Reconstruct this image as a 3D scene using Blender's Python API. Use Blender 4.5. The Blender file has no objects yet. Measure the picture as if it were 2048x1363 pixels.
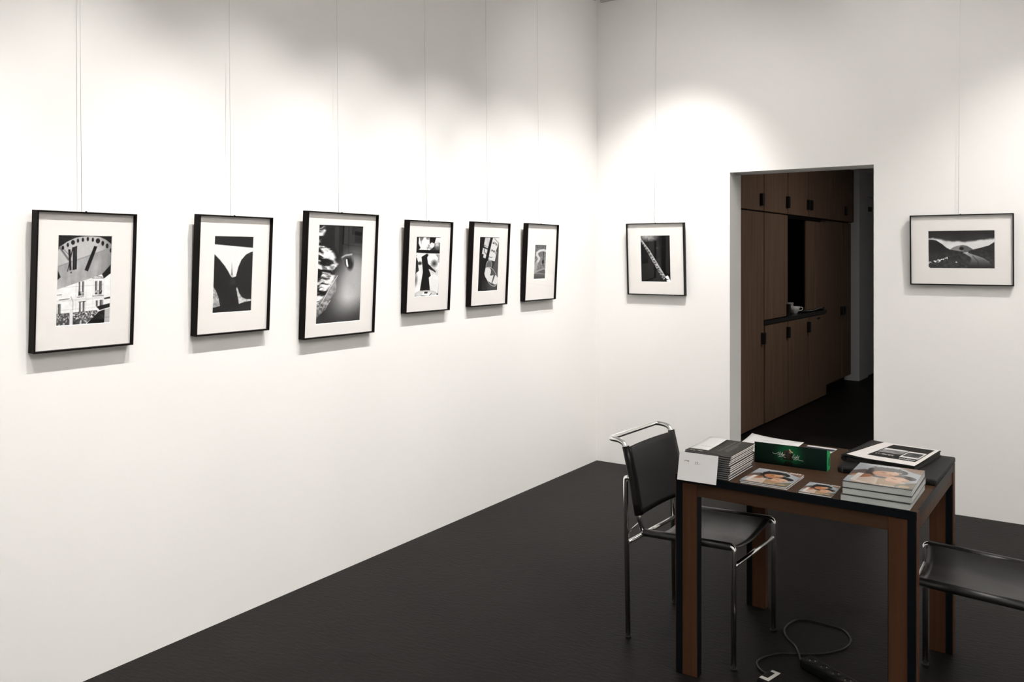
import bpy, bmesh, math, random
import numpy as np
from mathutils import Matrix, Vector

S = bpy.context.scene
COL = S.collection
R = math.radians

# ------------------------------------------------------------------ camera
YAW = 33.572
cam_d = bpy.data.cameras.new('camera')
cam_d.sensor_width = 36.0
cam_d.lens = 1683.0 / 2048.0 * 36.0
cam_d.shift_y = -(681.5 - 512.0) / 2048.0
cam_d.clip_start = 0.05
cam = bpy.data.objects.new('camera', cam_d)
cam.location = (3.0, 0.0, 1.55)
cam.rotation_euler = (R(90), 0, R(YAW))
COL.objects.link(cam)
S.camera = cam

# ------------------------------------------------------------------ world, lamps, exposure
w = bpy.data.worlds.new('world')
S.world = w
w.use_nodes = True
w.node_tree.nodes['Background'].inputs[0].default_value = (1, 0.98, 0.95, 1)
w.node_tree.nodes['Background'].inputs[1].default_value = 0.02
S.view_settings.view_transform = 'Standard'
S.view_settings.look = 'None'
S.view_settings.gamma = 1.0
S.view_settings.use_curve_mapping = False
S.view_settings.exposure = 0.28

LAMP_Z = 3.62
WARM = (1.0, 0.978, 0.952)


def spot(loc, target, power, size=62, blend=1.0, radius=0.015, color=WARM):
    d = bpy.data.lights.new('track_and_fill_spot', 'SPOT')
    d.energy = power
    d.spot_size = R(size)
    d.spot_blend = blend
    d.shadow_soft_size = radius
    d.color = color
    o = bpy.data.objects.new('track_and_fill_spot', d)
    o.location = loc
    o.rotation_euler = (Vector(target) - Vector(loc)).to_track_quat('-Z', 'Y').to_euler()
    COL.objects.link(o)
    return o


# track spots that wash the left wall, one per picture and one for the corner
for y, ty, p in ((0.70, 0.80, 170), (1.66, 1.66, 175), (2.38, 2.46, 165), (3.05, 3.15, 165),
                 (3.72, 3.86, 160), (4.35, 4.62, 155)):
    spot((1.27, y, LAMP_Z), (0.0, ty, 0.92), p, 55.5)
# added wide spots standing in for lamp spill: into the corner, over the doorway
spot((1.30, 4.60, LAMP_Z), (0.05, 5.60, 0.7), 105, 66)
spot((1.30, 4.30, LAMP_Z), (0.30, 5.68, 1.6), 34, 105)
spot((2.10, 4.25, LAMP_Z), (2.10, 5.68, 1.9), 24, 100)
# track spots for the back wall
spot((0.98, 4.42, LAMP_Z), (0.55, 5.68, 1.0), 175, 62)
spot((3.45, 4.42, LAMP_Z), (2.85, 5.68, 0.75), 175, 68)
# unseen spots on the walls behind the camera, added as fill
for y in (-2.0, -0.4, 1.2):
    spot((4.9, y, LAMP_Z), (6.2, y, 1.5), 290)
for x in (1.6, 3.4):
    spot((x, -2.0, LAMP_Z), (x, -3.4, 1.5), 290)
spot((0.9, -1.4, LAMP_Z), (0.0, -1.4, 1.4), 220)


def fill_area(x, y, z, sx, sy, power, up=False):
    d = bpy.data.lights.new('fill_area_light', 'AREA')
    d.shape = 'RECTANGLE'
    d.size, d.size_y = sx, sy
    d.energy = power
    d.color = WARM
    o = bpy.data.objects.new('fill_area_light', d)
    o.location = (x, y, z)
    if up:
        o.rotation_euler = (math.pi, 0, 0)
    COL.objects.link(o)
    return o


# area lights added as ambient fill, aimed up to bounce off the ceiling
fill_area(4.2, 2.6, 3.20, 1.8, 0.25, 115, True)
fill_area(4.2, 0.2, 3.20, 1.8, 0.25, 75, True)
# weak unseen lamp added to brighten the hallway
fill_area(2.2, 8.0, 2.58, 0.3, 0.3, 9)


# ------------------------------------------------------------------ materials
def lin(c):
    c = c / 255.0
    return c / 12.92 if c <= 0.04045 else ((c + 0.055) / 1.055) ** 2.4


def rgb(r, g, b):
    return (lin(r), lin(g), lin(b), 1.0)


class NT:
    def __init__(self, name):
        self.m = bpy.data.materials.new(name)
        self.m.use_nodes = True
        self.t = self.m.node_tree
        self.b = self.t.nodes['Principled BSDF']

    def n(self, typ, **kw):
        nd = self.t.nodes.new(typ)
        for k, v in kw.items():
            if isinstance(v, (int, float, tuple, str)) and hasattr(nd, k):
                setattr(nd, k, v)
        return nd

    def l(self, a, b):
        self.t.links.new(a, b)


def mat(name, col, rough=0.5, metal=0.0, spec=0.5, coat=0.0, noise=None, bump=None, scale=(1, 1, 1), coords='Object', ior=1.5):
    """plain principled; noise=(scale, amount) tints the colour, bump=(scale, strength, distance)"""
    N = NT(name)
    b = N.b
    b.inputs['Base Color'].default_value = col
    b.inputs['Roughness'].default_value = rough
    b.inputs['Metallic'].default_value = metal
    b.inputs['Specular IOR Level'].default_value = spec
    b.inputs['Coat Weight'].default_value = coat
    b.inputs['IOR'].default_value = ior
    if noise or bump:
        tc = N.n('ShaderNodeTexCoord')
        mp = N.n('ShaderNodeMapping')
        mp.inputs['Scale'].default_value = scale
        N.l(tc.outputs[coords], mp.inputs[0])
    if noise:
        nz = N.n('ShaderNodeTexNoise')
        nz.inputs['Scale'].default_value = noise[0]
        nz.inputs['Detail'].default_value = 6
        N.l(mp.outputs[0], nz.inputs['Vector'])
        rp = N.n('ShaderNodeValToRGB')
        a = noise[1]
        rp.color_ramp.elements[0].position = 0.3
        rp.color_ramp.elements[1].position = 0.7
        rp.color_ramp.elements[0].color = tuple(c * (1 - a) for c in col[:3]) + (1,)
        rp.color_ramp.elements[1].color = tuple(min(1, c * (1 + a)) for c in col[:3]) + (1,)
        N.l(nz.outputs['Fac'], rp.inputs[0])
        N.l(rp.outputs[0], b.inputs['Base Color'])
    if bump:
        bz = N.n('ShaderNodeTexNoise')
        bz.inputs['Scale'].default_value = bump[0]
        bz.inputs['Detail'].default_value = 5
        N.l(mp.outputs[0], bz.inputs['Vector'])
        bp = N.n('ShaderNodeBump')
        bp.inputs['Strength'].default_value = bump[1]
        bp.inputs['Distance'].default_value = bump[2]
        N.l(bz.outputs['Fac'], bp.inputs['Height'])
        N.l(bp.outputs[0], b.inputs['Normal'])
    return N.m


def wood(name, dark, light, rough, along='z', spec=0.5, ior=1.2):
    N = NT(name)
    tc = N.n('ShaderNodeTexCoord')
    mp = N.n('ShaderNodeMapping')
    sc = {'x': (0.6, 14, 14), 'y': (14, 0.6, 14), 'z': (14, 14, 0.6)}[along]
    mp.inputs['Scale'].default_value = sc
    N.l(tc.outputs['Object'], mp.inputs[0])
    nz = N.n('ShaderNodeTexNoise')
    nz.inputs['Scale'].default_value = 2.2
    nz.inputs['Detail'].default_value = 8
    nz.inputs['Distortion'].default_value = 0.6
    N.l(mp.outputs[0], nz.inputs['Vector'])
    rp = N.n('ShaderNodeValToRGB')
    rp.color_ramp.elements[0].position = 0.28
    rp.color_ramp.elements[1].position = 0.74
    rp.color_ramp.elements[0].color = dark
    rp.color_ramp.elements[1].color = light
    N.l(nz.outputs['Fac'], rp.inputs[0])
    N.l(rp.outputs[0], N.b.inputs['Base Color'])
    N.b.inputs['Roughness'].default_value = rough
    N.b.inputs['Specular IOR Level'].default_value = spec
    N.b.inputs['IOR'].default_value = ior
    return N.m


def printed(name, rough=0.35, coat=0.0, ior=1.5):
    N = NT(name)
    a = N.n('ShaderNodeVertexColor')
    a.layer_name = 'print'
    N.l(a.outputs['Color'], N.b.inputs['Base Color'])
    N.b.inputs['Roughness'].default_value = rough
    N.b.inputs['Coat Weight'].default_value = coat
    N.b.inputs['Coat Roughness'].default_value = 0.08
    N.b.inputs['IOR'].default_value = ior
    return N.m


def pane_mat(name):
    N = NT(name)
    N.t.nodes.remove(N.b)
    out = [n for n in N.t.nodes if n.type == 'OUTPUT_MATERIAL'][0]
    tr = N.n('ShaderNodeBsdfTransparent')
    gl = N.n('ShaderNodeBsdfGlossy')
    gl.inputs['Roughness'].default_value = 0.01
    lw = N.n('ShaderNodeLayerWeight')      # facing = 1 - |cos|, the same from both sides
    lw.inputs['Blend'].default_value = 0.5
    pw = N.n('ShaderNodeMath', operation='POWER')
    pw.inputs[1].default_value = 5.0
    N.l(lw.outputs['Facing'], pw.inputs[0])
    ma = N.n('ShaderNodeMath', operation='MULTIPLY_ADD')
    ma.inputs[1].default_value = 0.96
    ma.inputs[2].default_value = 0.03
    N.l(pw.outputs[0], ma.inputs[0])
    mx = N.n('ShaderNodeMixShader')
    N.l(ma.outputs[0], mx.inputs[0])
    N.l(tr.outputs[0], mx.inputs[1])
    N.l(gl.outputs[0], mx.inputs[2])
    N.l(mx.outputs[0], out.inputs['Surface'])
    return N.m


def floor_mat():
    N = NT('black_painted_floor')
    tc = N.n('ShaderNodeTexCoord')
    nz = N.n('ShaderNodeTexNoise')
    nz.inputs['Scale'].default_value = 1.3
    nz.inputs['Detail'].default_value = 9
    nz.inputs['Roughness'].default_value = 0.65
    N.l(tc.outputs['Object'], nz.inputs['Vector'])
    rp = N.n('ShaderNodeValToRGB')
    rp.color_ramp.elements[0].position = 0.3
    rp.color_ramp.elements[1].position = 0.75
    rp.color_ramp.elements[0].color = (0.0085, 0.0076, 0.0070, 1)
    rp.color_ramp.elements[1].color = (0.0130, 0.0117, 0.0108, 1)
    N.l(nz.outputs['Fac'], rp.inputs[0])
    # scattered pale dust specks
    vo = N.n('ShaderNodeTexVoronoi')
    vo.inputs['Scale'].default_value = 5.0
    N.l(tc.outputs['Object'], vo.inputs['Vector'])
    lt = N.n('ShaderNodeMath', operation='LESS_THAN')
    lt.inputs[1].default_value = 0.012
    N.l(vo.outputs['Distance'], lt.inputs[0])
    mx = N.n('ShaderNodeMix', data_type='RGBA')
    mx.inputs['B'].default_value = (0.12, 0.115, 0.11, 1)
    N.l(lt.outputs[0], mx.inputs['Factor'])
    N.l(rp.outputs[0], mx.inputs['A'])
    N.l(mx.outputs['Result'], N.b.inputs['Base Color'])
    N.b.inputs['Roughness'].default_value = 0.5
    N.b.inputs['IOR'].default_value = 1.16
    # trowelled relief: long shallow waves plus fine grain
    mp = N.n('ShaderNodeMapping')
    mp.inputs['Scale'].default_value = (9, 26, 9)
    mp.inputs['Rotation'].default_value = (0, 0, R(-33))
    N.l(tc.outputs['Object'], mp.inputs[0])
    b1 = N.n('ShaderNodeTexNoise')
    b1.inputs['Scale'].default_value = 3.0
    b1.inputs['Detail'].default_value = 8
    N.l(mp.outputs[0], b1.inputs['Vector'])
    bp = N.n('ShaderNodeBump')
    bp.inputs['Strength'].default_value = 0.35
    bp.inputs['Distance'].default_value = 0.006
    N.l(b1.outputs['Fac'], bp.inputs['Height'])
    N.l(bp.outputs[0], N.b.inputs['Normal'])
    return N.m


M = {}
M['wall'] = mat('white_wall_paint', (0.80, 0.785, 0.765, 1), 0.85, spec=0.2, noise=(0.9, 0.012), bump=(60, 0.12, 0.002))
M['ceiling'] = mat('white_ceiling_paint', (0.78, 0.77, 0.75, 1), 0.9, spec=0.2)
M['hall'] = mat('grey_hall_paint', (0.80, 0.79, 0.77, 1), 0.8, spec=0.2)
M['floor'] = floor_mat()
M['rail'] = mat('painted_picture_rail', (0.55, 0.54, 0.52, 1), 0.5)
M['frame'] = mat('black_anodised_frame', (0.008, 0.0065, 0.006, 1), 0.38, ior=1.12)
M['mat'] = mat('white_mat_board', (0.80, 0.775, 0.75, 1), 0.9, spec=0.1)
M['bevel'] = mat('mat_bevel', (0.86, 0.85, 0.83, 1), 0.9, spec=0.1)
M['back'] = mat('brown_backing_board', (0.30, 0.25, 0.20, 1), 0.9)
M['print'] = printed('photographic_print', 0.5, 0.0, 1.12)
M['cover'] = printed('glossy_printed_cover', 0.4, 0.0, 1.25)
M['mattecover'] = printed('matte_printed_cover', 0.6, 0.0, 1.12)
M['wrapcover'] = printed('shrink_wrapped_cover', 0.3, 0.6, 1.3)
M['glass'] = pane_mat('picture_glass')
M['wire'] = mat('hanging_wire', (0.60, 0.59, 0.57, 1), 0.5)
M['chrome'] = mat('chrome_tube', (0.88, 0.88, 0.87, 1), 0.16, metal=1.0)
M['steel'] = mat('brushed_steel', (0.45, 0.45, 0.44, 1), 0.3, metal=1.0)
M['leather'] = mat('black_saddle_leather', (0.008, 0.0078, 0.0075, 1), 0.32, ior=1.28, bump=(180, 0.08, 0.001), noise=(6, 0.25))
M['seat'] = mat('polished_seat_leather', (0.011, 0.0105, 0.010, 1), 0.33, ior=1.46, bump=(14, 0.25, 0.004), noise=(6, 0.25))
M['wood'] = wood('walnut_veneer', (0.042, 0.022, 0.0125, 1), (0.070, 0.038, 0.0225, 1), 0.45, 'x', 0.5, 1.15)
M['woodz'] = wood('walnut_veneer_upright', (0.052, 0.022, 0.011, 1), (0.085, 0.038, 0.020, 1), 0.45, 'z')
M['edge'] = mat('black_table_edging', (0.0045, 0.006, 0.0075, 1), 0.4, ior=1.15)
M['cab'] = wood('dark_oak_cabinet_veneer', (0.16, 0.10, 0.067, 1), (0.24, 0.155, 0.105, 1), 0.5, 'z')
M['cabin'] = mat('dark_cabinet_carcass', (0.012, 0.010, 0.009, 1), 0.7)
M['handle'] = mat('black_cabinet_handle', (0.006, 0.006, 0.006, 1), 0.4)
M['counter'] = mat('dark_stone_worktop', (0.02, 0.02, 0.02, 1), 0.25)
M['porcelain'] = mat('white_porcelain', (0.75, 0.74, 0.72, 1), 0.2)
M['cloth'] = mat('pale_cotton_cloth', (0.42, 0.40, 0.38, 1), 0.9)
M['paper'] = mat('white_paper', (0.80, 0.79, 0.79, 1), 0.8, spec=0.2)
M['card'] = mat('white_card', (0.82, 0.81, 0.815, 1), 0.8, spec=0.2)
M['pages'] = mat('white_page_block', (0.80, 0.78, 0.75, 1), 0.9, spec=0.1, noise=(240, 0.10), scale=(0.05, 0.05, 3))
M['pagesgrey'] = mat('shaded_page_block_under_film', (0.46, 0.49, 0.47, 1), 0.35, noise=(260, 0.12), scale=(0.05, 0.05, 3))  # page white greyed: the front's shade is put into the colour
M['bookcover'] = mat('charcoal_book_cover', (0.028, 0.027, 0.026, 1), 0.55, ior=1.2)
M['spine'] = mat('grey_book_spine', (0.13, 0.135, 0.135, 1), 0.5)
M['darkcover'] = mat('dark_cover_edge', (0.03, 0.03, 0.032, 1), 0.4)
M['album'] = mat('black_album_cover', (0.018, 0.018, 0.018, 1), 0.5, ior=1.15, bump=(300, 0.1, 0.001))
M['greenend'] = mat('bright_green_card', (0.008, 0.36, 0.11, 1), 0.4)
M['greenbox'] = printed('dark_green_printed_card', 0.35, 0.0, 1.25)
M['ink'] = mat('dark_ink', (0.03, 0.03, 0.04, 1), 0.6)
M['whiteink'] = mat('white_print_ink', (0.80, 0.82, 0.78, 1), 0.5)
M['plastic'] = mat('black_plastic', (0.006, 0.006, 0.006, 1), 0.42, ior=1.2)
M['cable'] = mat('black_cable_sheath', (0.012, 0.012, 0.012, 1), 0.4, ior=1.3)
M['label'] = mat('white_adhesive_label', (0.62, 0.60, 0.56, 1), 0.7)
M['copper'] = mat('socket_contact', (0.75, 0.55, 0.42, 1), 0.3, metal=1.0)
M['rubber'] = mat('black_rubber_foot', (0.01, 0.01, 0.01, 1), 0.7)


# ------------------------------------------------------------------ mesh helpers
class MB:
    def __init__(self):
        self.bm = bmesh.new()

    def box(self, x0, x1, y0, y1, z0, z1, bevel=0.0, seg=2):
        r = bmesh.ops.create_cube(self.bm, size=1.0)
        vs = r['verts']
        bmesh.ops.scale(self.bm, vec=(x1 - x0, y1 - y0, z1 - z0), verts=vs)
        bmesh.ops.translate(self.bm, vec=((x0 + x1) / 2, (y0 + y1) / 2, (z0 + z1) / 2), verts=vs)
        if bevel:
            es = list({e for v in vs for e in v.link_edges})
            bmesh.ops.bevel(self.bm, geom=es, offset=bevel, segments=seg, affect='EDGES', profile=0.5)
        return self

    def poly(self, pts):
        vs = [self.bm.verts.new(p) for p in pts]
        self.bm.faces.new(vs)
        return self

    def prism(self, pts, h):
        """closed solid: polygon pts (3-d) extruded by vector h"""
        h = Vector(h)
        a = [self.bm.verts.new(p) for p in pts]
        b = [self.bm.verts.new(Vector(p) + h) for p in pts]
        n = len(pts)
        self.bm.faces.new(a[::-1])
        self.bm.faces.new(b)
        for i in range(n):
            self.bm.faces.new((a[i], a[(i + 1) % n], b[(i + 1) % n], b[i]))
        return self

    def tube(self, path, r, seg=10, caps=True, closed=False):
        path = [Vector(p) for p in path]
        rs = r if isinstance(r, (list, tuple)) else [r] * len(path)
        n = len(path)
        rings = []
        up = None
        for i, p in enumerate(path):
            if closed:
                t = (path[(i + 1) % n] - path[i - 1]).normalized()
            else:
                t = (path[min(i + 1, n - 1)] - path[max(i - 1, 0)]).normalized()
            if up is None:
                up = Vector((0, 0, 1)) if abs(t.z) < 0.9 else Vector((0, 1, 0))
            up = (up - t * up.dot(t)).normalized()
            s = t.cross(up)
            rings.append([self.bm.verts.new(p + (up * math.cos(k * 2 * math.pi / seg) + s * math.sin(k * 2 * math.pi / seg)) * rs[i]) for k in range(seg)])
        m = n if closed else n - 1
        for i in range(m):
            a, b = rings[i], rings[(i + 1) % n]
            for k in range(seg):
                f = self.bm.faces.new((a[k], b[k], b[(k + 1) % seg], a[(k + 1) % seg]))
                f.smooth = True
        if caps and not closed:
            self.bm.faces.new(rings[0])
            self.bm.faces.new(rings[-1][::-1])
        return self

    def lathe(self, prof, seg=28, c=(0, 0)):
        """profile of (r, z) pairs turned about a vertical axis at c"""
        rings = []
        for r, z in prof:
            if r < 1e-6:
                rings.append([self.bm.verts.new((c[0], c[1], z))])
            else:
                rings.append([self.bm.verts.new((c[0] + r * math.cos(k * 2 * math.pi / seg), c[1] + r * math.sin(k * 2 * math.pi / seg), z)) for k in range(seg)])
        for a, b in zip(rings, rings[1:]):
            for k in range(seg):
                k2 = (k + 1) % seg
                if len(a) == 1 and len(b) == 1:
                    continue
                if len(a) == 1:
                    f = self.bm.faces.new((a[0], b[k2], b[k]))
                elif len(b) == 1:
                    f = self.bm.faces.new((a[k], a[k2], b[0]))
                else:
                    f = self.bm.faces.new((a[k], a[k2], b[k2], b[k]))
                f.smooth = True
        return self

    def sheet(self, fn, nu, nv, th=0.0, smooth=True):
        """grid surface fn(u,v)->point; th>0 gives it a thickness along -normal (z)"""
        top = [[self.bm.verts.new(fn(i / nu, j / nv)) for i in range(nu + 1)] for j in range(nv + 1)]
        for j in range(nv):
            for i in range(nu):
                f = self.bm.faces.new((top[j][i], top[j][i + 1], top[j + 1][i + 1], top[j + 1][i]))
                f.smooth = smooth
        if th:
            g = [f for row in top for v in row for f in v.link_faces]
            bmesh.ops.recalc_face_normals(self.bm, faces=list(set(g)))
            bmesh.ops.solidify(self.bm, geom=list(set(g)), thickness=th)
        return self

    def build(self, name, m, parent=None, recalc=True):
        if recalc:
            bmesh.ops.recalc_face_normals(self.bm, faces=self.bm.faces[:])
        me = bpy.data.meshes.new(name)
        self.bm.to_mesh(me)
        self.bm.free()
        me.materials.append(m)
        o = bpy.data.objects.new(name, me)
        COL.objects.link(o)
        if parent is not None:
            o.parent = parent
        return o


def tag(o, label, cat, group=None):
    o['label'] = label
    o['category'] = cat
    if group:
        o['group'] = group
    return o


def thing(name, label, cat, loc=(0, 0, 0), rotz=0.0, group=None, matrix=None):
    o = bpy.data.objects.new(name, None)
    o.empty_display_size = 0.05
    if matrix is not None:
        o.matrix_world = matrix
    else:
        o.location = loc
        o.rotation_euler = (0, 0, rotz)
    COL.objects.link(o)
    return tag(o, label, cat, group)


def struct(o):
    o['kind'] = 'structure'
    return o


def text_mesh(name, body, size, m, parent, matrix, shear=0.0, align='CENTER', weight=0.0, spacing=1.0):
    cu = bpy.data.curves.new(name, 'FONT')
    cu.body = body
    cu.size = size
    cu.shear = shear
    cu.align_x = align
    cu.align_y = 'CENTER'
    cu.offset = weight
    cu.space_character = spacing
    cu.resolution_u = 3
    tmp = bpy.data.objects.new(name, cu)
    COL.objects.link(tmp)
    dg = bpy.context.evaluated_depsgraph_get()
    me = bpy.data.meshes.new_from_object(tmp.evaluated_get(dg))
    bpy.data.objects.remove(tmp)
    bpy.data.curves.remove(cu)
    me.name = name
    me.materials.clear()
    me.materials.append(m)
    o = bpy.data.objects.new(name, me)
    COL.objects.link(o)
    o.parent = parent
    o.matrix_local = matrix
    return o


# ------------------------------------------------------------------ flat prints drawn by numpy into colour attributes
class Art:
    SS = 3

    def __init__(self, w, h, bg=30, aspect=1.0):
        self.w, self.h = w * self.SS, h * self.SS
        bg = np.array(bg if isinstance(bg, (tuple, list)) else (bg, bg, bg), float)
        self.a = np.ones((self.h, self.w, 3)) * bg
        self.u, self.v = np.meshgrid((np.arange(self.w) + 0.5) / self.w, (np.arange(self.h) + 0.5) / self.h)
        self.asp = aspect
        self.rng = np.random.RandomState(7)

    def noise(self, su, sv, octaves=3, seed=1, warp=0.0, wv=0.0):
        rng = np.random.RandomState(seed)
        U, V = self.u, self.v
        if warp or wv:
            a, b_ = self.noise(4, 6, 3, seed + 50), self.noise(4, 6, 3, seed + 51)
            U = np.clip(U + warp * (a - 0.5), 0, 0.999)
            V = np.clip(V + wv * (b_ - 0.5), 0, 0.999)
        tot = np.zeros((self.h, self.w))
        amp, nrm = 1.0, 0.0
        for o in range(octaves):
            nu, nv = int(su * 2 ** o) + 2, int(sv * 2 ** o) + 2
            g = rng.rand(nv + 1, nu + 1)
            x, y = U * (nu - 1), V * (nv - 1)
            xi, yi = x.astype(int), y.astype(int)
            fx, fy = x - xi, y - yi
            fx, fy = fx * fx * (3 - 2 * fx), fy * fy * (3 - 2 * fy)
            t = (g[yi, xi] * (1 - fx) + g[yi, xi + 1] * fx) * (1 - fy) + (g[yi + 1, xi] * (1 - fx) + g[yi + 1, xi + 1] * fx) * fy
            tot += t * amp
            nrm += amp
            amp *= 0.55
        return tot / nrm

    def put(self, mask, val):
        if np.isscalar(val):
            val = np.array((val, val, val), float)
        val = np.asarray(val, float)
        if val.ndim == 2:
            val = np.repeat(val[:, :, None], 3, 2)
        mk = np.clip(mask, 0, 1)[:, :, None]
        self.a = self.a * (1 - mk) + val * mk

    def polymask(self, pts):
        ins = np.zeros(self.u.shape, bool)
        n = len(pts)
        for i in range(n):
            x1, y1 = pts[i]
            x2, y2 = pts[(i + 1) % n]
            if y1 == y2:
                continue
            c = (y1 > self.v) != (y2 > self.v)
            ins ^= c & (self.u < (x2 - x1) * (self.v - y1) / (y2 - y1) + x1)
        return ins.astype(float)

    def poly(self, pts, val, alpha=1.0):
        self.put(self.polymask(pts) * alpha, val)

    def ell(self, cu, cv, ru, rv, val, soft=0.0, alpha=1.0, rot=0.0):
        c, s = math.cos(rot), math.sin(rot)
        x, y = (self.u - cu) * self.asp, self.v - cv
        x, y = x * c + y * s, -x * s + y * c
        d = np.sqrt((x / (ru * self.asp)) ** 2 + (y / rv) ** 2)
        m = (d < 1).astype(float) if soft == 0 else np.clip((1 + soft - d) / (2 * soft), 0, 1)
        self.put(m * alpha, val)

    def ring(self, cu, cv, ru, rv, th, val, rot=0.0):
        c, s = math.cos(rot), math.sin(rot)
        x, y = (self.u - cu) * self.asp, self.v - cv
        x, y = x * c + y * s, -x * s + y * c
        d = np.sqrt((x / (ru * self.asp)) ** 2 + (y / rv) ** 2)
        self.put((abs(d - 1) < th).astype(float), val)

    def line(self, pts, wd, val, soft=0.0):
        """poly-line; wd in units of picture height"""
        best = np.full(self.u.shape, 9.0)
        X, Y = self.u * self.asp, self.v
        for (x1, y1), (x2, y2) in zip(pts, pts[1:]):
            x1, x2 = x1 * self.asp, x2 * self.asp
            dx, dy = x2 - x1, y2 - y1
            t = np.clip(((X - x1) * dx + (Y - y1) * dy) / (dx * dx + dy * dy + 1e-12), 0, 1)
            best = np.minimum(best, np.hypot(X - x1 - t * dx, Y - y1 - t * dy))
        m = (best < wd / 2).astype(float) if soft == 0 else np.clip((wd / 2 + soft - best) / (2 * soft), 0, 1)
        self.put(m, val)

    def marks(self, u0, u1, vc, hv, val, seed=1, fill=0.72, cw=None):
        """a row of small letter-like marks too fine to read"""
        rng = random.Random(seed)
        cw = cw or hv / self.asp * 0.8
        x = u0
        while x < u1:
            if rng.random() > 0.1:
                k = rng.choice((0, 1, 2, 3))
                a, b = x, x + cw * fill
                t = cw * 0.24
                if k in (0, 2):
                    self.poly([(a, vc - hv / 2), (a + t, vc - hv / 2), (a + t, vc + hv / 2), (a, vc + hv / 2)], val)
                if k in (1, 3):
                    self.poly([(b - t, vc - hv / 2), (b, vc - hv / 2), (b, vc + hv / 2), (b - t, vc + hv / 2)], val)
                q = vc + rng.choice((-0.38, 0, 0.38)) * hv
                self.poly([(a, q - hv * 0.13), (b, q - hv * 0.13), (b, q + hv * 0.13), (a, q + hv * 0.13)], val)
                if k == 2:
                    q = vc - 0.4 * hv
                    self.poly([(a, q - hv * 0.1), (b, q - hv * 0.1), (b, q + hv * 0.1), (a, q + hv * 0.1)], val)
            x += cw

    def final(self):
        s = self.SS
        gr = np.repeat(np.repeat(self.rng.randn(self.h // s, self.w // s), s, 0), s, 1) * 3.0
        a = np.clip((self.a + gr[:, :, None]) / 255.0, 0, 1)
        l = np.where(a <= 0.04045, a / 12.92, ((a + 0.055) / 1.055) ** 2.4)
        return l.reshape(self.h // s, s, self.w // s, s, 3).mean((1, 3))


def print_mesh(name, art, corners, m, parent):
    """colour grid; corners = top-left, top-right, bottom-right, bottom-left in parent space"""
    img = art.final()
    h, wd = img.shape[:2]
    # cell colours on a grid of faces, stored per vertex at cell centres
    u = np.linspace(0, 1, wd)
    v = np.linspace(0, 1, h)
    U, V = np.meshgrid(u, v)
    tl, tr, br, bl = [np.array(c, float) for c in corners]
    P = ((1 - U) * (1 - V))[..., None] * tl + (U * (1 - V))[..., None] * tr + (U * V)[..., None] * br + ((1 - U) * V)[..., None] * bl
    verts = P.reshape(-1, 3)
    idx = np.arange(h * wd).reshape(h, wd)
    q = np.stack([idx[1:, :-1], idx[1:, 1:], idx[:-1, 1:], idx[:-1, :-1]], -1).reshape(-1, 4)
    me = bpy.data.meshes.new(name)
    me.vertices.add(len(verts))
    me.vertices.foreach_set('co', verts.ravel())
    me.loops.add(q.size)
    me.loops.foreach_set('vertex_index', q.ravel())
    me.polygons.add(len(q))
    me.polygons.foreach_set('loop_start', np.arange(0, q.size, 4))
    me.update(calc_edges=True)
    at = me.color_attributes.new('print', 'FLOAT_COLOR', 'POINT')
    c = np.ones((len(verts), 4))
    c[:, :3] = img.reshape(-1, 3)
    at.data.foreach_set('color', c.ravel())
    me.materials.append(m)
    o = bpy.data.objects.new(name, me)
    COL.objects.link(o)
    o.parent = parent
    return o


# ================================================================== THE ROOM
D = 5.684          # back wall
TH = 0.235         # its thickness at the doorway
XR, YF, ZC = 6.4, -3.6, 3.75
DX0, DX1, DZ = 1.036, 1.966, 2.128

struct(MB().box(-0.2, XR + 0.2, YF - 0.2, 13.4, -0.12, 0.0).build('floor', M['floor']))
struct(MB().box(-0.2, XR + 0.2, YF - 0.2, D + TH, ZC, ZC + 0.15).build('ceiling', M['ceiling']))
struct(MB().box(-0.2, 0.0, YF, D + TH, 0.0, ZC).build('wall_left', M['wall']))
struct(MB().box(XR, XR + 0.2, YF, D + TH, 0.0, ZC).build('wall_right', M['wall']))
struct(MB().box(-0.2, XR + 0.2, YF - 0.2, YF, 0.0, ZC).build('wall_front', M['wall']))
# back wall as one solid with the doorway cut through it
b = MB()
b.prism([(0, D, 0), (DX0, D, 0), (DX0, D, DZ), (DX1, D, DZ), (DX1, D, 0), (XR, D, 0), (XR, D, ZC), (0, D, ZC)], (0, TH, 0))
struct(b.build('wall_back', M['wall']))
# picture rails high on both walls
struct(MB().box(0.035, XR, D - 0.014, D, 3.468, 3.50, 0.003).build('trim_1', M['rail']))
struct(MB().box(0.0, 0.014, YF, D - 0.04, 3.478, 3.51, 0.003).build('trim_2', M['rail']))
# hallway behind the doorway
HZ = 2.62
struct(MB().box(-0.2, 3.4, D + TH, 13.4, HZ, HZ + 0.1).build('ceiling_hallway', M['hall']))
struct(MB().box(2.55, 2.7, D + TH, 13.2, 0, HZ).build('wall_hallway_right', M['hall']))
struct(MB().box(-0.1, 2.55, 13.2, 13.35, 0, HZ).build('wall_hallway_end', M['hall']))
struct(MB().box(-0.15, -0.02, D + TH, 11.14, 0, HZ).build('wall_hallway_left', M['hall']))

CA = R(2.288)                       # the cabinet run is turned a little against the room
CP = Vector((0.664, 7.796, 0))      # s = 0 on the cabinet front line
CDIR = Vector((math.sin(CA), math.cos(CA), 0))
CN = Vector((CDIR.y, -CDIR.x, 0))   # out of the cabinet front
CM = Matrix.Translation(CP) @ Matrix(((CN.x, CDIR.x, 0, 0), (CN.y, CDIR.y, 0, 0), (0, 0, 1, 0), (0, 0, 0, 1)))
# in cabinet space: x = out of the front, y = along the run, z = up

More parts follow.
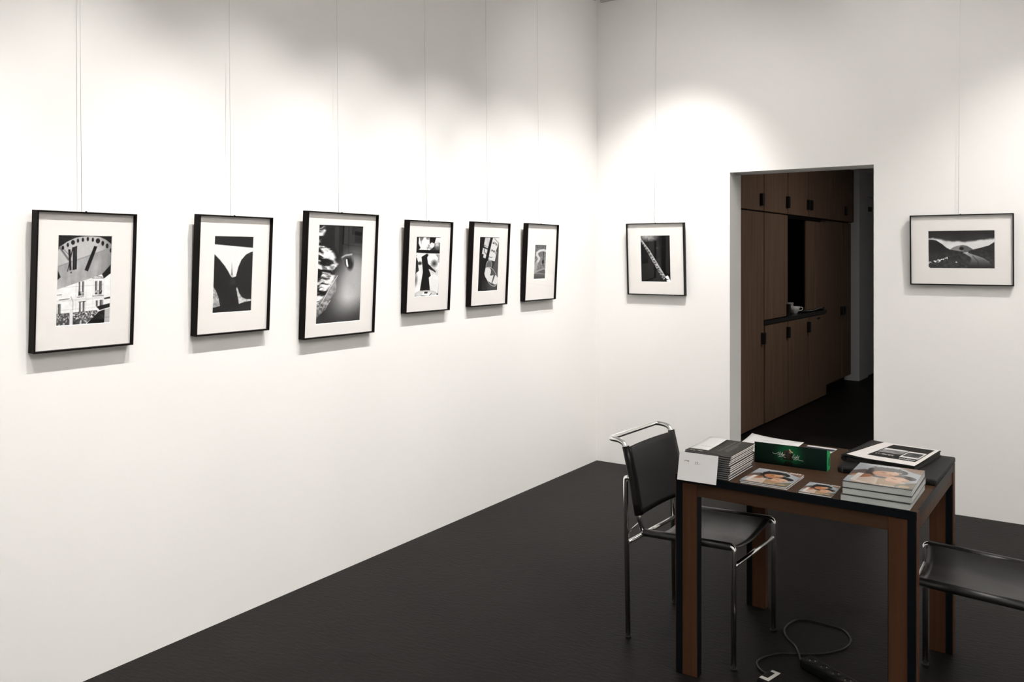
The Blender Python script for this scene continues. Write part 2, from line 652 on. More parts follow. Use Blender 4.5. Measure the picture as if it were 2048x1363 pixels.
# stub wall past the cabinets with a door in it
b = MB()
b.box(-0.75, 0.02, 3.30, 3.74, 0, HZ)
b.box(-0.75, 0.02, 3.74, 4.75, 2.32, HZ)
b.box(-0.75, 0.02, 4.75, 5.4, 0, HZ)
o = struct(b.build('wall_hallway_stub', M['hall']))
o.matrix_world = CM
o = struct(MB().box(-0.06, 0.0, 3.75, 4.74, 0.005, 2.31, 0.003).build('door_1', M['hall']))
o.matrix_world = CM
MB().box(0.0005, 0.05, 3.755, 3.83, 2.125, 2.185, 0.004).build('door_hinge', M['handle'], o)
MB().tube([(0.0, 4.64, 1.03), (0.05, 4.64, 1.03), (0.05, 4.53, 1.03)], 0.009).build('door_handle', M['steel'], o)

# ================================================================== PICTURES ON THE WALLS
def frame_matrix(wall, cpos, zbot, tilt=3.0):
    t = R(tilt)
    up = Vector((0, 0, 1))
    if wall == 'left':
        xa, n, org = Vector((0, 1, 0)), Vector((1, 0, 0)), Vector((0.001, cpos, zbot))
    else:
        xa, n, org = Vector((1, 0, 0)), Vector((0, -1, 0)), Vector((cpos, D - 0.001, zbot))
    ya = up * math.cos(t) + n * math.sin(t)
    za = n * math.cos(t) - up * math.sin(t)
    m = Matrix(((xa.x, ya.x, za.x, org.x), (xa.y, ya.y, za.y, org.y), (xa.z, ya.z, za.z, org.z), (0, 0, 0, 1)))
    return m


FD = 0.036     # frame depth
MATZ = 0.021   # front of the mat board, set back from the lip


def picture(wall, a0, a1, z0, z1, pr, art, label, wire_label, rim=0.006):
    """pr = print opening (left, right, bottom, top) measured on the wall"""
    tilt = 3.0
    wd, ht = a1 - a0, (z1 - z0) / math.cos(R(tilt))
    c = (a0 + a1) / 2
    mtx = frame_matrix(wall, c, z0 + 0.002, tilt)
    t = thing('picture_frame', label, 'picture', matrix=mtx)
    hw = wd / 2
    # four mitred moulding bars
    cs = [(-hw, 0), (hw, 0), (hw, ht), (-hw, ht)]
    ins = [(-hw + rim, rim), (hw - rim, rim), (hw - rim, ht - rim), (-hw + rim, ht - rim)]
    for i in range(4):
        j = (i + 1) % 4
        mb = MB()
        mb.prism([cs[i] + (0,), cs[j] + (0,), ins[j] + (0,), ins[i] + (0,)], (0, 0, FD))
        mb.build('moulding', M['frame'], t)
    # backing board
    MB().box(-hw + rim, hw - rim, rim, ht - rim, 0.006, 0.010).build('backing_board', M['back'], t)
    # mat with its window
    l, r, bt, tp = pr[0] - c, pr[1] - c, pr[2] - z0, pr[3] - z0
    o4 = [(-hw + rim, rim), (hw - rim, rim), (hw - rim, ht - rim), (-hw + rim, ht - rim)]
    i4 = [(l, bt), (r, bt), (r, tp), (l, tp)]
    bv = 0.0018
    d4 = [(l + bv, bt + bv), (r - bv, bt + bv), (r - bv, tp - bv), (l + bv, tp - bv)]
    mb = MB()
    mb2 = MB()
    for i in range(4):
        j = (i + 1) % 4
        mb.poly([o4[i] + (MATZ,), o4[j] + (MATZ,), i4[j] + (MATZ,), i4[i] + (MATZ,)])
        mb2.poly([i4[i] + (MATZ,), i4[j] + (MATZ,), d4[j] + (MATZ - 0.002,), d4[i] + (MATZ - 0.002,)])
    mo = mb.build('mat_board', M['mat'], t)
    mb2.build('window_bevel', M['bevel'], mo)
    z = MATZ - 0.0022
    print_mesh('photographic_print', art, [(l, tp, z), (r, tp, z), (r, bt, z), (l, bt, z)], M['print'], t)
    # glass pane just in front of the mat
    MB().poly([(-hw + rim, rim, MATZ + 0.003), (hw - rim, rim, MATZ + 0.003), (hw - rim, ht - rim, MATZ + 0.003), (-hw + rim, ht - rim, MATZ + 0.003)]).build('glass_pane', M['glass'], t)
    # small hanger on the top edge
    MB().box(-0.003, 0.003, ht, ht + 0.003, 0.010, 0.014, 0.0006).build('hanger', M['frame'], t)
    # its wire, from the rail down to the hanger
    e = mtx @ Vector((-0.012, ht - 0.004, 0.003))
    if wall == 'left':
        p0 = Vector((0.0165, e.y - 0.006, 3.492))
    else:
        p0 = Vector((e.x + 0.012, D - 0.0165, 3.482))
    path = [p0, p0.lerp(e, 0.5) + Vector((0, 0, 0)), e]
    o = MB().tube(path, 0.0009, 6).build('hanging_wire', M['wire'])
    tag(o, wire_label, 'wire', 'picture hanging wires')
    return t


def Z(x0, y0, sx, sy, k=0.0, kv=0.0):
    """picture measurements -> (u, v)"""
    def f(*p):
        return [((x - x0 + (y - y0) * k) / sx, (y - y0 + (x - x0) * kv) / sy) for x, y in p]
    return f


# ---- 1: church clock over a house front
A = Art(120, 196, 32, 0.61)
f = Z(118, 76, 734, 1200, 0.010, 0.0)
nz = A.noise(6, 8, 4, 3)
disc = A.polymask(f((100, 330), (118, 300), (150, 230), (240, 165), (350, 112), (460, 92), (560, 86), (680, 98), (760, 130), (835, 188), (860, 215), (860, 440), (720, 600), (90, 803)))
A.put(disc, 160 + 46 * (nz - 0.5) + 34 * (A.noise(16, 3, 3, 21) - 0.5))
A.put(disc * A.polymask(f((90, 500), (860, 235), (860, 60), (90, 60))), 184 + 30 * (nz - 0.5))
A.put(disc * np.clip((A.u - 0.72) * 2.2, 0, 0.5), 96)
A.line(f((105, 498), (840, 240)), 0.012, 140)
A.line(f((145, 240), (260, 400)), 0.022, 110)
A.line(f((165, 225), (275, 350)), 0.010, 120)
for x, y, r in ((185, 245, 20), (248, 208, 20), (315, 174, 32), (380, 150, 20), (445, 136, 20), (512, 126, 20), (580, 134, 20), (650, 148, 36), (718, 180, 24), (780, 215, 24), (835, 275, 22)):
    (u, v), = f((x, y))
    A.ell(u, v, r / 734 * 0.85, r / 1200 * (1.0 if r > 30 else 1.45), 30)
A.poly(f((253, 262), (285, 266), (303, 540), (275, 545)), 28)
A.poly(f((308, 235), (325, 235), (256, 560), (244, 556)), 28)
A.poly(f((315, 240), (372, 215), (370, 530), (316, 541)), 28)
A.line(f((345, 240), (342, 530)), 0.004, 90)
A.poly(f((600, 215), (645, 226), (522, 562), (474, 541)), 28)
A.ell(*f((297, 570))[0], 0.014, 0.011, 30)
A.poly(f((108, 500), (165, 630), (108, 680)), 30)
A.poly(f((715, 600), (860, 445), (860, 570), (740, 662)), 30)
hb = A.polymask(f((95, 800), (715, 603), (742, 662), (860, 575), (860, 1330), (90, 1330)))
A.put(hb, 234 + 26 * (A.noise(10, 30, 4, 5) - 0.5))
for y in (760, 930, 945, 1060):
    A.line(f((100, y + 10), (740, y - 16)), 0.0035, 176)
for x in (370, 505, 600, 745):
    A.line(f((x, 660), (x - 6, 1090)), 0.003, 188)
for x0, x1, y0, y1 in ((400, 424, 700, 885), (446, 474, 690, 885), (622, 654, 690, 872), (676, 720, 690, 872), (410, 436, 965, 1105), (458, 486, 965, 1105), (636, 668, 955, 1035), (690, 736, 950, 1035), (108, 122, 980, 1120), (134, 172, 980, 1120)):
    A.poly(f((x0, y0), (x1, y0), (x1, y1), (x0, y1)), 120)
    A.poly(f((x0, y0), ((x0 + x1) / 2, y0), ((x0 + x1) / 2, y1), (x0, y1)), 70)
for x0, x1, y0, y1 in ((398, 466, 825, 885), (625, 722, 818, 875)):
    A.put(A.polymask(f((x0, y0), (x1, y0), (x1, y1), (x0, y1))), 40 + 140 * (A.noise(60, 60, 1, 9) > 0.5))
for p, q in (((385, 903), (470, 898)), ((590, 895), (735, 893)), ((150, 930), (280, 918)), ((580, 650), (735, 655)), ((640, 625), (720, 640)), ((110, 865), (180, 862)), ((400, 966), (495, 962))):
    A.line(f(p, q), 0.008, 60)
A.line(f((300, 890), (330, 960), (325, 1280)), 0.007, 140)
A.put(A.polymask(f((100, 1115), (650, 1090), (690, 1105), (600, 1195), (100, 1215))), 50 + 190 * np.clip((A.noise(64, 90, 2, 4) - 0.38) * 3, 0, 1))
for k in range(14):
    A.line(f((110 + 42 * k, 1112), (110 + 42 * k, 1205)), 0.004, 60)
A.line(f((100, 1116), (650, 1092)), 0.006, 50)
A.line(f((100, 1160), (640, 1142)), 0.004, 80)
A.line(f((100, 1208), (610, 1192)), 0.010, 44)
A.put(A.polymask(f((95, 1210), (600, 1190), (490, 1275), (95, 1305))), 45 + 60 * A.noise(20, 30, 2, 6) + 110 * (A.noise(26, 44, 2, 8) > 0.66))
A.poly(f((290, 1070), (330, 1070), (328, 1300), (286, 1300)), 222)
A.poly(f((488, 1290), (685, 1105), (770, 1080), (758, 1290)), 30)
A.poly(f((642, 1040), (860, 995), (860, 1050), (690, 1092)), 34)
A.poly(f((765, 1085), (860, 1060), (860, 1290), (760, 1290)), 178)
A.line(f((765, 1195), (850, 1190)), 0.005, 110)
A.poly(f((750, 925), (860, 905), (860, 935), (752, 946)), 40)
picture('left', 1.497, 1.866, 1.214, 1.708, (1.579, 1.779, 1.302, 1.624), A,
        'black-framed photograph of a church clock face above a house front, nearest the left edge',
        'thin wire holding up the framed clock photograph')

# ---- 2: stark black silhouette with white shape
A = Art(100, 170, 36, 0.62)
f = Z(292, 311, 334, 645, 0.016)
A.poly(f((280, 382), (640, 411), (640, 435), (600, 445), (560, 466), (520, 512), (495, 572), (483, 622), (476, 652), (447, 660), (430, 645), (410, 606), (380, 560), (340, 510), (280, 448)), 226)
A.poly(f((440, 525), (443, 575), (447, 615), (454, 657), (449, 657), (445, 640), (439, 640), (436, 655), (431, 652), (436, 615), (438, 575)), 120)
tex = 110 + 110 * A.noise(30, 60, 2, 3)
A.put(A.polymask(f((270, 715), (291, 737), (312, 772), (332, 822), (346, 895), (270, 912))), tex)
A.put(A.polymask(f((480, 748), (490, 748), (504, 792), (532, 834), (572, 851), (640, 853), (640, 862), (560, 872), (506, 886), (494, 820))), tex + 20)
picture('left', 2.140, 2.517, 1.222, 1.720, (2.227, 2.427, 1.311, 1.634), A,
        'black-framed photograph of dark curved silhouettes framing white sky and a tiny tower',
        'thin wire holding up the framed photograph of the tiny tower')

# ---- 3: figure under a pale veil beside rippling water
A = Art(120, 210, 22, 0.64)
f = Z(240, 217, 378, 830, 0.022)
top = np.clip(1 - A.v * 1.5, 0, 1)
A.put(np.ones_like(A.u), 20 + 16 * A.v)
A.poly(f((370, 217), (405, 217), (405, 470), (370, 400)), 44)
A.poly(f((450, 217), (485, 217), (485, 470), (440, 470)), 48)
A.poly(f((495, 225), (640, 235), (640, 462), (490, 445)), 46)  # with the darker one below: glass reflections drawn into the print
A.poly(f((545, 262), (640, 275), (640, 375), (542, 365)), 26)
wat = A.noise(4.0, 30, 4, 11, 0.16, 0.07)
edge = np.interp(A.v, [0, .06, .16, .2, .25, .4, .5, .58, .68, .78, .86, 1], [.12, .16, .06, .10, .34, .44, .42, .36, .22, .12, .06, 0.0])
edge = edge + 0.16 * (A.noise(3, 16, 3, 31) - 0.5)
mk = np.clip((edge - A.u) / 0.08 + 0.3, 0, 1)
A.put(mk, 14 + 236 * np.clip((wat - 0.41) * 6.0, 0, 1) * (0.72 + 0.5 * A.noise(10, 30, 3, 4)))
A.ell(*f((505, 800))[0], 0.31, 0.31, 205, soft=0.8, rot=0.30)
A.ell(*f((560, 620))[0], 0.15, 0.10, 150, soft=0.9)
A.ell(*f((545, 700))[0], 0.17, 0.17, 170, soft=0.9)
A.put(A.polymask(f((398, 640), (388, 690), (388, 775), (320, 870), (232, 965), (262, 870), (330, 760))) * 0.85, 150 + 90 * (A.noise(20, 40, 2, 5) - 0.5))
A.put(A.polymask(f((222, 880), (300, 850), (345, 850), (300, 930), (222, 1000))), 40 + 190 * A.noise(40, 70, 1, 2))
A.line(f((398, 645), (330, 755), (268, 872)), 0.006, 225)
gb = np.clip((A.v - 0.74) / 0.26, 0, 1)
A.put(gb * 0.85, 66 - 26 * gb)
A.ell(*f((505, 545))[0], 0.075, 0.065, 34, soft=0.35)
A.line(f((432, 492), (462, 474), (518, 464)), 0.016, 178, soft=0.006)
A.line(f((432, 492), (446, 530), (438, 575)), 0.010, 96, soft=0.006)
A.ell(*f((480, 532))[0], 0.056, 0.046, 14, soft=0.12)
A.poly(f((468, 508), (478, 505), (484, 540), (490, 568), (480, 572), (470, 548)), 236)
A.line(f((516, 470), (524, 530)), 0.005, 120)
picture('left', 2.718, 3.194, 1.161, 1.760, (2.804, 3.101, 1.2265, 1.699), A,
        'largest black-framed photograph, a veiled figure beside bright rippling water',
        'thin wire holding up the largest framed veiled figure photograph')

# ---- 4: high-contrast dark figure over a plate
A = Art(84, 176, 240, 0.40)
f = Z(126, 127, 434, 1075, 0.034)
A.put(np.ones_like(A.u), 244 - 22 * A.noise(4, 8, 3, 2))
A.put(np.clip((A.noise(4, 9, 4, 8, 0.2, 0.1) - 0.60) * 6, 0, 0.75) * np.clip(1.1 - A.v * 1.5, 0, 1), 60)
A.poly(f((110, 120), (172, 120), (165, 250), (200, 330), (150, 372), (100, 372)), 28)
A.poly(f((355, 120), (482, 120), (450, 250), (395, 228), (360, 262)), 26)
A.put(A.polymask(f((450, 245), (575, 230), (575, 380), (360, 372), (440, 300))), 26 + 60 * A.noise(6, 12, 3, 14))
A.ell(*f((498, 270))[0], 0.10, 0.05, 200, soft=0.6)
A.ell(*f((500, 330))[0], 0.06, 0.03, 96, soft=0.6)
A.poly(f((105, 362), (170, 362), (340, 366), (575, 378), (575, 432), (400, 428), (310, 425), (105, 415)), 20)
A.poly(f((215, 488), (312, 428), (345, 450), (318, 500), (334, 610), (440, 718), (476, 752), (468, 778), (440, 755), (345, 708), (372, 780), (386, 832), (348, 862), (372, 1098), (188, 1092), (240, 760), (226, 600)), 26)
A.poly(f((100, 480), (130, 500), (165, 590), (160, 650), (172, 735), (130, 770), (100, 830)), 46)
A.ell(*f((190, 605))[0], 0.07, 0.025, 40, soft=0.5)
A.ell(*f((445, 610))[0], 0.10, 0.045, 50, soft=0.8)
A.put(A.polymask(f((470, 440), (560, 440), (560, 600), (500, 590), (520, 520))) * 0.8, 60 + 150 * A.noise(6, 14, 3, 17))
A.ell(*f((110, 900))[0], 0.06, 0.07, 70, soft=0.9)
A.ell(*f((290, 1150))[0], 0.46, 0.055, 196)
A.ell(*f((290, 1150))[0], 0.36, 0.040, 214)
A.poly(f((262, 1115), (400, 1145), (352, 1196), (215, 1178)), 246)
A.line(f((218, 1184), (352, 1196), (402, 1146)), 0.012, 30)
A.poly(f((262, 1108), (280, 1122), (296, 1106), (312, 1122), (332, 1108), (326, 1152), (268, 1152)), 22)
A.line(f((88, 1180), (170, 1215)), 0.014, 24)
A.line(f((85, 1210), (120, 1216)), 0.014, 24)
A.poly(f((488, 1150), (512, 1162), (530, 900), (545, 900), (528, 1185), (490, 1185)), 30)
picture('left', 3.437, 3.821, 1.241, 1.744, (3.521, 3.729, 1.327, 1.656), A,
        'black-framed photograph of a dark robed figure with outstretched arm above a plate',
        'thin wire holding up the framed robed figure photograph')

# ---- 5: window with torn posters and round mirror
A = Art(76, 180, 26, 0.37)
f = Z(147, 146, 388, 1045, 0.030)
A.poly(f((530, 120), (560, 120), (560, 1230), (280, 1230), (310, 1000), (480, 560)), 66)
A.put(A.polymask(f((260, 120), (372, 120), (322, 385), (226, 325))), 178 + 40 * A.noise(6, 10, 2, 1))
A.put(A.polymask(f((240, 290), (330, 345), (322, 385), (226, 325))), 70 + 120 * (A.noise(60, 70, 1, 3) > 0.5))
A.poly(f((412, 120), (560, 120), (545, 210), (520, 262), (462, 440), (452, 468), (482, 418), (446, 617), (318, 580), (350, 400)), 214)
A.line(f((436, 175), (524, 268), (450, 470)), 0.010, 40)
A.put(A.polymask(f((408, 222), (505, 275), (492, 320), (395, 268))), 60 + 150 * (A.noise(50, 60, 1, 5) > 0.5))
A.put(A.polymask(f((365, 375), (448, 410), (440, 452), (356, 420))), 80 + 120 * (A.noise(40, 60, 1, 6) > 0.5))
A.line(f((330, 525), (360, 540), (395, 535)), 0.012, 30)
A.poly(f((213, 358), (304, 392), (272, 562), (218, 540), (228, 480), (194, 470)), 205)
A.line(f((235, 375), (240, 440), (290, 492)), 0.012, 36)
A.ell(*f((330, 690))[0], 0.14, 0.09, 96, rot=0.1)
A.ring(*f((330, 690))[0], 0.14, 0.09, 0.05, 190, rot=0.1)
A.poly(f((252, 602), (262, 600), (215, 802), (203, 796)), 190)
A.ell(*f((382, 915))[0], 0.245, 0.185, 70, rot=-0.42)
A.poly(f((268, 735), (352, 745), (372, 790), (370, 835), (352, 885), (378, 895), (424, 882), (385, 1040), (320, 1000), (262, 915), (245, 850)), 216)
A.poly(f((460, 880), (500, 930), (512, 980), (505, 1050), (455, 1072), (402, 1042)), 218)
A.ring(*f((382, 915))[0], 0.255, 0.19, 0.025, 205, rot=-0.42)
A.poly(f((362, 120), (416, 120), (238, 825), (198, 800), (255, 590)), 20)
A.put(A.polymask(f((205, 960), (245, 950), (300, 1020), (300, 1170), (200, 1160))), 30 + 40 * A.noise(6, 8, 2, 9))
picture('left', 4.019, 4.411, 1.247, 1.755, (4.108, 4.316, 1.336, 1.666), A,
        'black-framed photograph of torn posters crossed by a dark bar above an oval',
        'thin wire holding up the framed torn posters photograph')

# ---- 6: pale winding path, small picture in a wide mat
A = Art(56, 120, 90, 0.34)
f = Z(1228, 291, 223, 662, 0.043)
A.put(np.ones_like(A.u), 70 + 70 * A.noise(12, 24, 4, 4) + 18 * np.cos((A.v - 0.5) * 4))
A.line(f((1460, 415), (1395, 392), (1330, 402), (1272, 442), (1268, 486), (1312, 555), (1262, 650), (1230, 745)), 0.062, 206, soft=0.012)
A.line(f((1262, 650), (1240, 720), (1236, 775)), 0.07, 150, soft=0.03)
A.line(f((1396, 425), (1385, 690)), 0.016, 24)
A.ell(*f((1382, 622))[0], 0.085, 0.065, 20, soft=0.2)
A.poly(f((1190, 830), (1290, 785), (1400, 745), (1470, 770), (1470, 980), (1190, 980)), 92)
A.line(f((1200, 835), (1290, 792), (1400, 752), (1440, 775)), 0.030, 172, soft=0.02)
A.line(f((1200, 842), (1300, 840), (1440, 865)), 0.012, 150, soft=0.008)
A.put(np.clip((A.v - 0.84) * 9, 0, 1), 96 - 30 * A.v)
picture('left', 4.615, 5.013, 1.253, 1.765, (4.737, 4.883, 1.396, 1.625), A,
        'black-framed small photograph of a pale winding path in a wide mat, beside the room corner',
        'thin wire holding up the framed winding path photograph')

# ---- 7: diagonal beam in the dark
A = Art(96, 146, 20, 0.63)
f = Z(288, 294, 420, 668, -0.027)
A.ell(*f((405, 305))[0], 0.24, 0.075, 190, soft=0.7)
A.put(A.polymask(f((330, 290), (500, 290), (520, 370), (330, 385))) * 0.4, 200 * A.noise(24, 40, 2, 3))
tx = A.noise(16, 40, 3, 5)
A.put(A.polymask(f((280, 318), (296, 335), (420, 505), (560, 735), (652, 882), (630, 930), (600, 895), (480, 690), (385, 520), (280, 345))), 40 + 190 * np.clip((A.noise(26, 60, 3, 5) - 0.3) * 2, 0, 1))
A.line(f((285, 330), (420, 510), (645, 885)), 0.016, 205, soft=0.008)
A.put(A.polymask(f((650, 885), (680, 865), (725, 930), (735, 965), (690, 965), (655, 930))), 20 + 230 * (A.noise(24, 34, 1, 8) > 0.52))
A.ell(*f((530, 475))[0], 0.03, 0.012, 84, soft=0.6)
A.line(f((545, 445), (620, 450)), 0.012, 44, soft=0.01)
picture('back', 0.275, 0.722, 1.268, 1.788, (0.381, 0.611, 1.363, 1.699), A,
        'black-framed dark photograph of a bright diagonal beam, between the corner and the doorway',
        'thin wire holding up the framed diagonal beam photograph')

# ---- 8: valley road under dark cloud
A = Art(200, 114, 40, 1.75)
f = Z(450, 350, 908, 514)
A.put(np.ones_like(A.u), 222 - 10 * A.u)
A.put(np.clip((A.noise(5, 6, 4, 2) - 0.45) * 2, 0, .5), 170)
cl = np.clip((0.27 + 0.10 * (A.noise(6, 3, 4, 6) - 0.5) - 0.05 * np.cos(A.u * 6) - A.v) / 0.05, 0, 1)
A.put(cl, 28 + 34 * A.noise(5, 5, 4, 4) * np.clip(A.v * 5, 0, 1))
A.poly(f((750, 610), (800, 575), (850, 557), (930, 545), (985, 555), (1030, 580), (1080, 612), (1080, 660), (750, 660)), 128)
A.poly(f((890, 552), (930, 545), (985, 555), (1030, 580), (1080, 612), (960, 640), (905, 600)), 92)
gr = 24 + 60 * A.noise(30, 24, 3, 12) * np.clip(A.v * 1.2, 0, 1)
A.put(A.polymask(f((440, 468), (520, 470), (570, 482), (650, 532), (705, 578), (760, 607), (850, 622), (960, 640), (1070, 606), (1180, 580), (1280, 552), (1370, 495), (1370, 880), (440, 880))), gr)
A.poly(f((440, 468), (520, 470), (570, 482), (650, 532), (705, 578), (700, 640), (440, 640)), 30, 0.7)
A.line(f((940, 652), (1000, 642)), 0.02, 190, soft=0.01)
road = A.polymask(f((985, 640), (945, 652), (990, 680), (1040, 712), (1046, 750), (1010, 815), (965, 880), (1370, 880), (1330, 815), (1210, 722), (1100, 684), (1010, 655)))
A.put(road, 205 - 175 * np.clip((A.v - 0.56) / 0.44, 0, 1) ** 0.7)
A.line(f((1060, 690), (1130, 760), (1150, 870)), 0.01, 40, soft=0.012)
A.line(f((1000, 660), (1160, 705), (1280, 775)), 0.012, 130, soft=0.01)
A.ell(*f((912, 592))[0], 0.032, 0.040, 18, soft=0.3)
A.line(f((916, 600), (922, 650)), 0.010, 20)
A.put(A.polymask(f((450, 768), (560, 745), (620, 735), (780, 690), (770, 715), (600, 775), (455, 800))), 30 + 215 * (A.noise(50, 40, 2, 3) > 0.56))
A.ell(*f((842, 776))[0], 0.012, 0.013, 220)
A.poly(f((445, 840), (480, 845), (460, 870), (445, 870)), 190)
picture('back', 2.181, 2.728, 1.376, 1.7975, (2.280, 2.632, 1.475, 1.702), A,
        'black-framed wide photograph of a valley road under dark clouds, right of the doorway',
        'thin wire holding up the framed valley road photograph')

# ================================================================== TABLE
TC, TROT = (2.197, 3.332), R(-2.0)
TW, TDp, TZ = 0.822, 0.786, 0.74
tb = thing('square_table', 'square dark walnut table with black edging in front of the doorway', 'table', (TC[0], TC[1], 0), TROT)
hx, hy = TW / 2, TDp / 2
MB().box(-hx + 0.002, hx - 0.002, -hy + 0.002, hy - 0.002, 0.712, TZ, 0.002).build('tabletop', M['wood'], tb)
for sy in (-1, 1):
    y = sy * hy
    e = MB().box(-hx, hx, min(y, y - sy * 0.004), max(y, y - sy * 0.004), 0.713, TZ + 0.0004, 0.0008).build('edge_strip', M['edge'], tb)
    e['label'] = 'black edge strip'
    MB().box(-hx + 0.08, hx - 0.08, min(y - sy * 0.006, y - sy * 0.026), max(y - sy * 0.006, y - sy * 0.026), 0.666, 0.712, 0.0015).build('apron', M['wood'], tb)
for sx in (-1, 1):
    x = sx * hx
    e = MB().box(min(x, x - sx * 0.004), max(x, x - sx * 0.004), -hy + 0.041, hy - 0.041, 0.713, TZ + 0.0004, 0.0008).build('edge_strip', M['edge'], tb)
    e['label'] = 'black edge strip'
    MB().box(min(x - sx * 0.004, x - sx * 0.024), max(x - sx * 0.004, x - sx * 0.024), -hy + 0.042, hy - 0.042, 0.666, 0.712, 0.0015).build('apron', M['wood'], tb)
    for sy in (-1, 1):
        y = sy * hy
        lg = MB().box(min(x, x - sx * 0.084), max(x, x - sx * 0.084), min(y - sy * 0.003, y - sy * 0.041), max(y - sy * 0.003, y - sy * 0.041), 0.0, 0.7115, 0.002).build('leg', M['woodz'], tb)
        # black strip set into the outer part of the leg's face, thin veneer outside it
        a = x - sx * 0.002
        c = x - sx * 0.026
        e = MB().box(min(a, c), max(a, c), min(y, y - sy * 0.01), max(y, y - sy * 0.01), 0.001, 0.7125, 0.0008).build('edge_strip', M['edge'], lg)
        e['label'] = 'black edge strip'
        if sy > 0:
            e = MB().box(min(a, c), max(a, c), y - 0.0422, y - 0.036, 0.001, 0.665, 0.0006).build('edge_strip', M['edge'], lg)
            e['label'] = 'black edge strip'
        if sy < 0:
            q = x - sx * 0.084
            e = MB().box(min(q, q - sx * 0.0012), max(q, q - sx * 0.0012), y + 0.003, y + 0.040, 0.001, 0.665).build('edge_strip', M['edge'], lg)
            e['label'] = 'black edge strip'
        # veneer cheek that runs up over the end of the top
        MB().box(min(x + sx * 0.0015, x - sx * 0.001), max(x + sx * 0.0015, x - sx * 0.001), min(y - sy * 0.001, y - sy * 0.040), max(y - sy * 0.001, y - sy * 0.040), 0.001, TZ - 0.001, 0.0005).build('cheek', M['woodz'], lg)

# ================================================================== CHAIRS
def arc(p0, p1, p2, n=6):
    """rounded corner through control point p1"""
    p0, p1, p2 = Vector(p0), Vector(p1), Vector(p2)
    return [p0 * (1 - t) ** 2 + p1 * 2 * t * (1 - t) + p2 * t * t for t in [i / n for i in range(n + 1)]]


TR = 0.0102


def chair(label, loc, rotz):
    t = thing('tubular_chair', label, 'chair', (loc[0], loc[1], 0), rotz, 'black leather chairs at the table')
    W = 0.208
    fx, rx = 0.225, -0.225
    sb = (-0.158, 0.440)      # rear end of the seat rail
    sf = 0.459
    for s in (-1, 1):
        y = s * W
        # front leg bending into the seat rail
        p = [(fx, y, 0.006), (fx, y, 0.44)] + arc((fx, y, 0.446), (fx, y, sf), (fx - 0.013, y, sf), 4)[1:] + [(sb[0], y, sb[1])]
        lg = MB().tube(p, TR, 14).build('front_leg', M['chrome'], t)
        MB().lathe([(0, 0), (0.012, 0), (0.0125, 0.008), (0, 0.008)], 14, (fx, y)).build('foot_cap', M['rubber'], lg)
        # rear leg, folding into the upright at back height
        p = [(rx, y, 0.006), (rx - 0.012, y, 0.63)] + arc((rx - 0.012, y, 0.638), (rx - 0.012, y, 0.648), (rx - 0.002, y, 0.648), 4)[1:] + [(-0.206, y * 0.985, 0.648)]
        lg = MB().tube(p, TR, 14).build('rear_leg', M['chrome'], t)
        MB().lathe([(0, 0), (0.012, 0), (0.0125, 0.008), (0, 0.008)], 14, (rx, y)).build('foot_cap', M['rubber'], lg)
        MB().tube([(rx - 0.002, y, 0.424), (-0.174, y * 0.995, 0.477)], 0.0032, 8).build('brace_rod', M['chrome'], t)
    # one bent tube: uprights and grab bar
    yl = W - 0.004
    def side(s):
        y = s * yl
        return [(-0.158, y, 0.438), (-0.182, y, 0.506), (-0.206, y, 0.640), (-0.236, y, 0.762)] + arc((-0.239, y, 0.772), (-0.248, y, 0.794), (-0.284, y, 0.796), 6) + arc((-0.296, y, 0.7965), (-0.314, y, 0.797), (-0.314, y - s * 0.018, 0.797), 5)[1:]
    a, c = side(-1), side(1)
    MB().tube([Vector(p) for p in a] + [Vector(p) for p in c[::-1]], TR, 14).build('back_frame', M['chrome'], t)
    # cross bars
    for x in (fx, rx):
        MB().tube([(x, -W, 0.386), (x, W, 0.386)], 0.0085, 12).build('cross_bar', M['chrome'], t)
    # leather seat: sling rolled round the side rails
    x0, x1 = sb[0] + 0.006, fx - 0.010
    RR = 0.0150
    def zr(x):
        return sb[1] + (sf - sb[1]) * (x - sb[0]) / (fx - sb[0])
    def seat(u, v):
        x = x0 + (x1 - x0) * u
        q = -1 + 2 * v
        sag = 0.052 * (1 - q * q) ** 0.85
        bow = 0.010 * (1 - q * q) * (2 * u - 1)
        wrin = 0.0016 * math.sin(9 * u + 7 * q) * math.cos(5 * u - 3 * q) * (1 - q * q)
        return (x - bow, q * W, zr(x) + RR - 0.001 - sag + wrin)
    mb = MB().sheet(seat, 14, 22, 0.004)
    for s in (-1, 1):
        mb.tube([(x0, s * W, zr(x0)), (x1, s * W, zr(x1))], RR, 16)
    mb.build('seat', M['seat'], t)
    # leather back wrapped round the uprights
    def ax(z):
        return np.interp(z, [0.438, 0.506, 0.640, 0.772], [-0.158, -0.182, -0.206, -0.239])
    def back(u, v):
        q = -1 + 2 * u
        z = 0.505 + (0.772 - 0.505) * v
        return (ax(z) + RR * 0.9 - 0.012 * (1 - q * q), q * yl, z)
    mb = MB().sheet(back, 20, 12, 0.004)
    for s in (-1, 1):
        mb.tube([(ax(z), s * yl, z) for z in (0.503, 0.55, 0.60, 0.64, 0.70, 0.774)], RR, 16)
    mb.build('backrest', M['leather'], t)
    return t


chair('black leather and chrome chair standing between the left wall and the table', (1.7365, 3.311), R(-3.7))
chair('black leather and chrome chair cut off by the right edge of the picture', (2.765, 3.325), R(180.0))

# ================================================================== THINGS ON THE TABLE
rnd = random.Random(4)
ORD = ['topmost', 'second from the top', 'third from the top', 'fourth from the top', 'fifth from the top', 'sixth from the top',
       'sixth from the bottom', 'fifth from the bottom', 'fourth from the bottom', 'third from the bottom', 'second from the bottom', 'bottom']

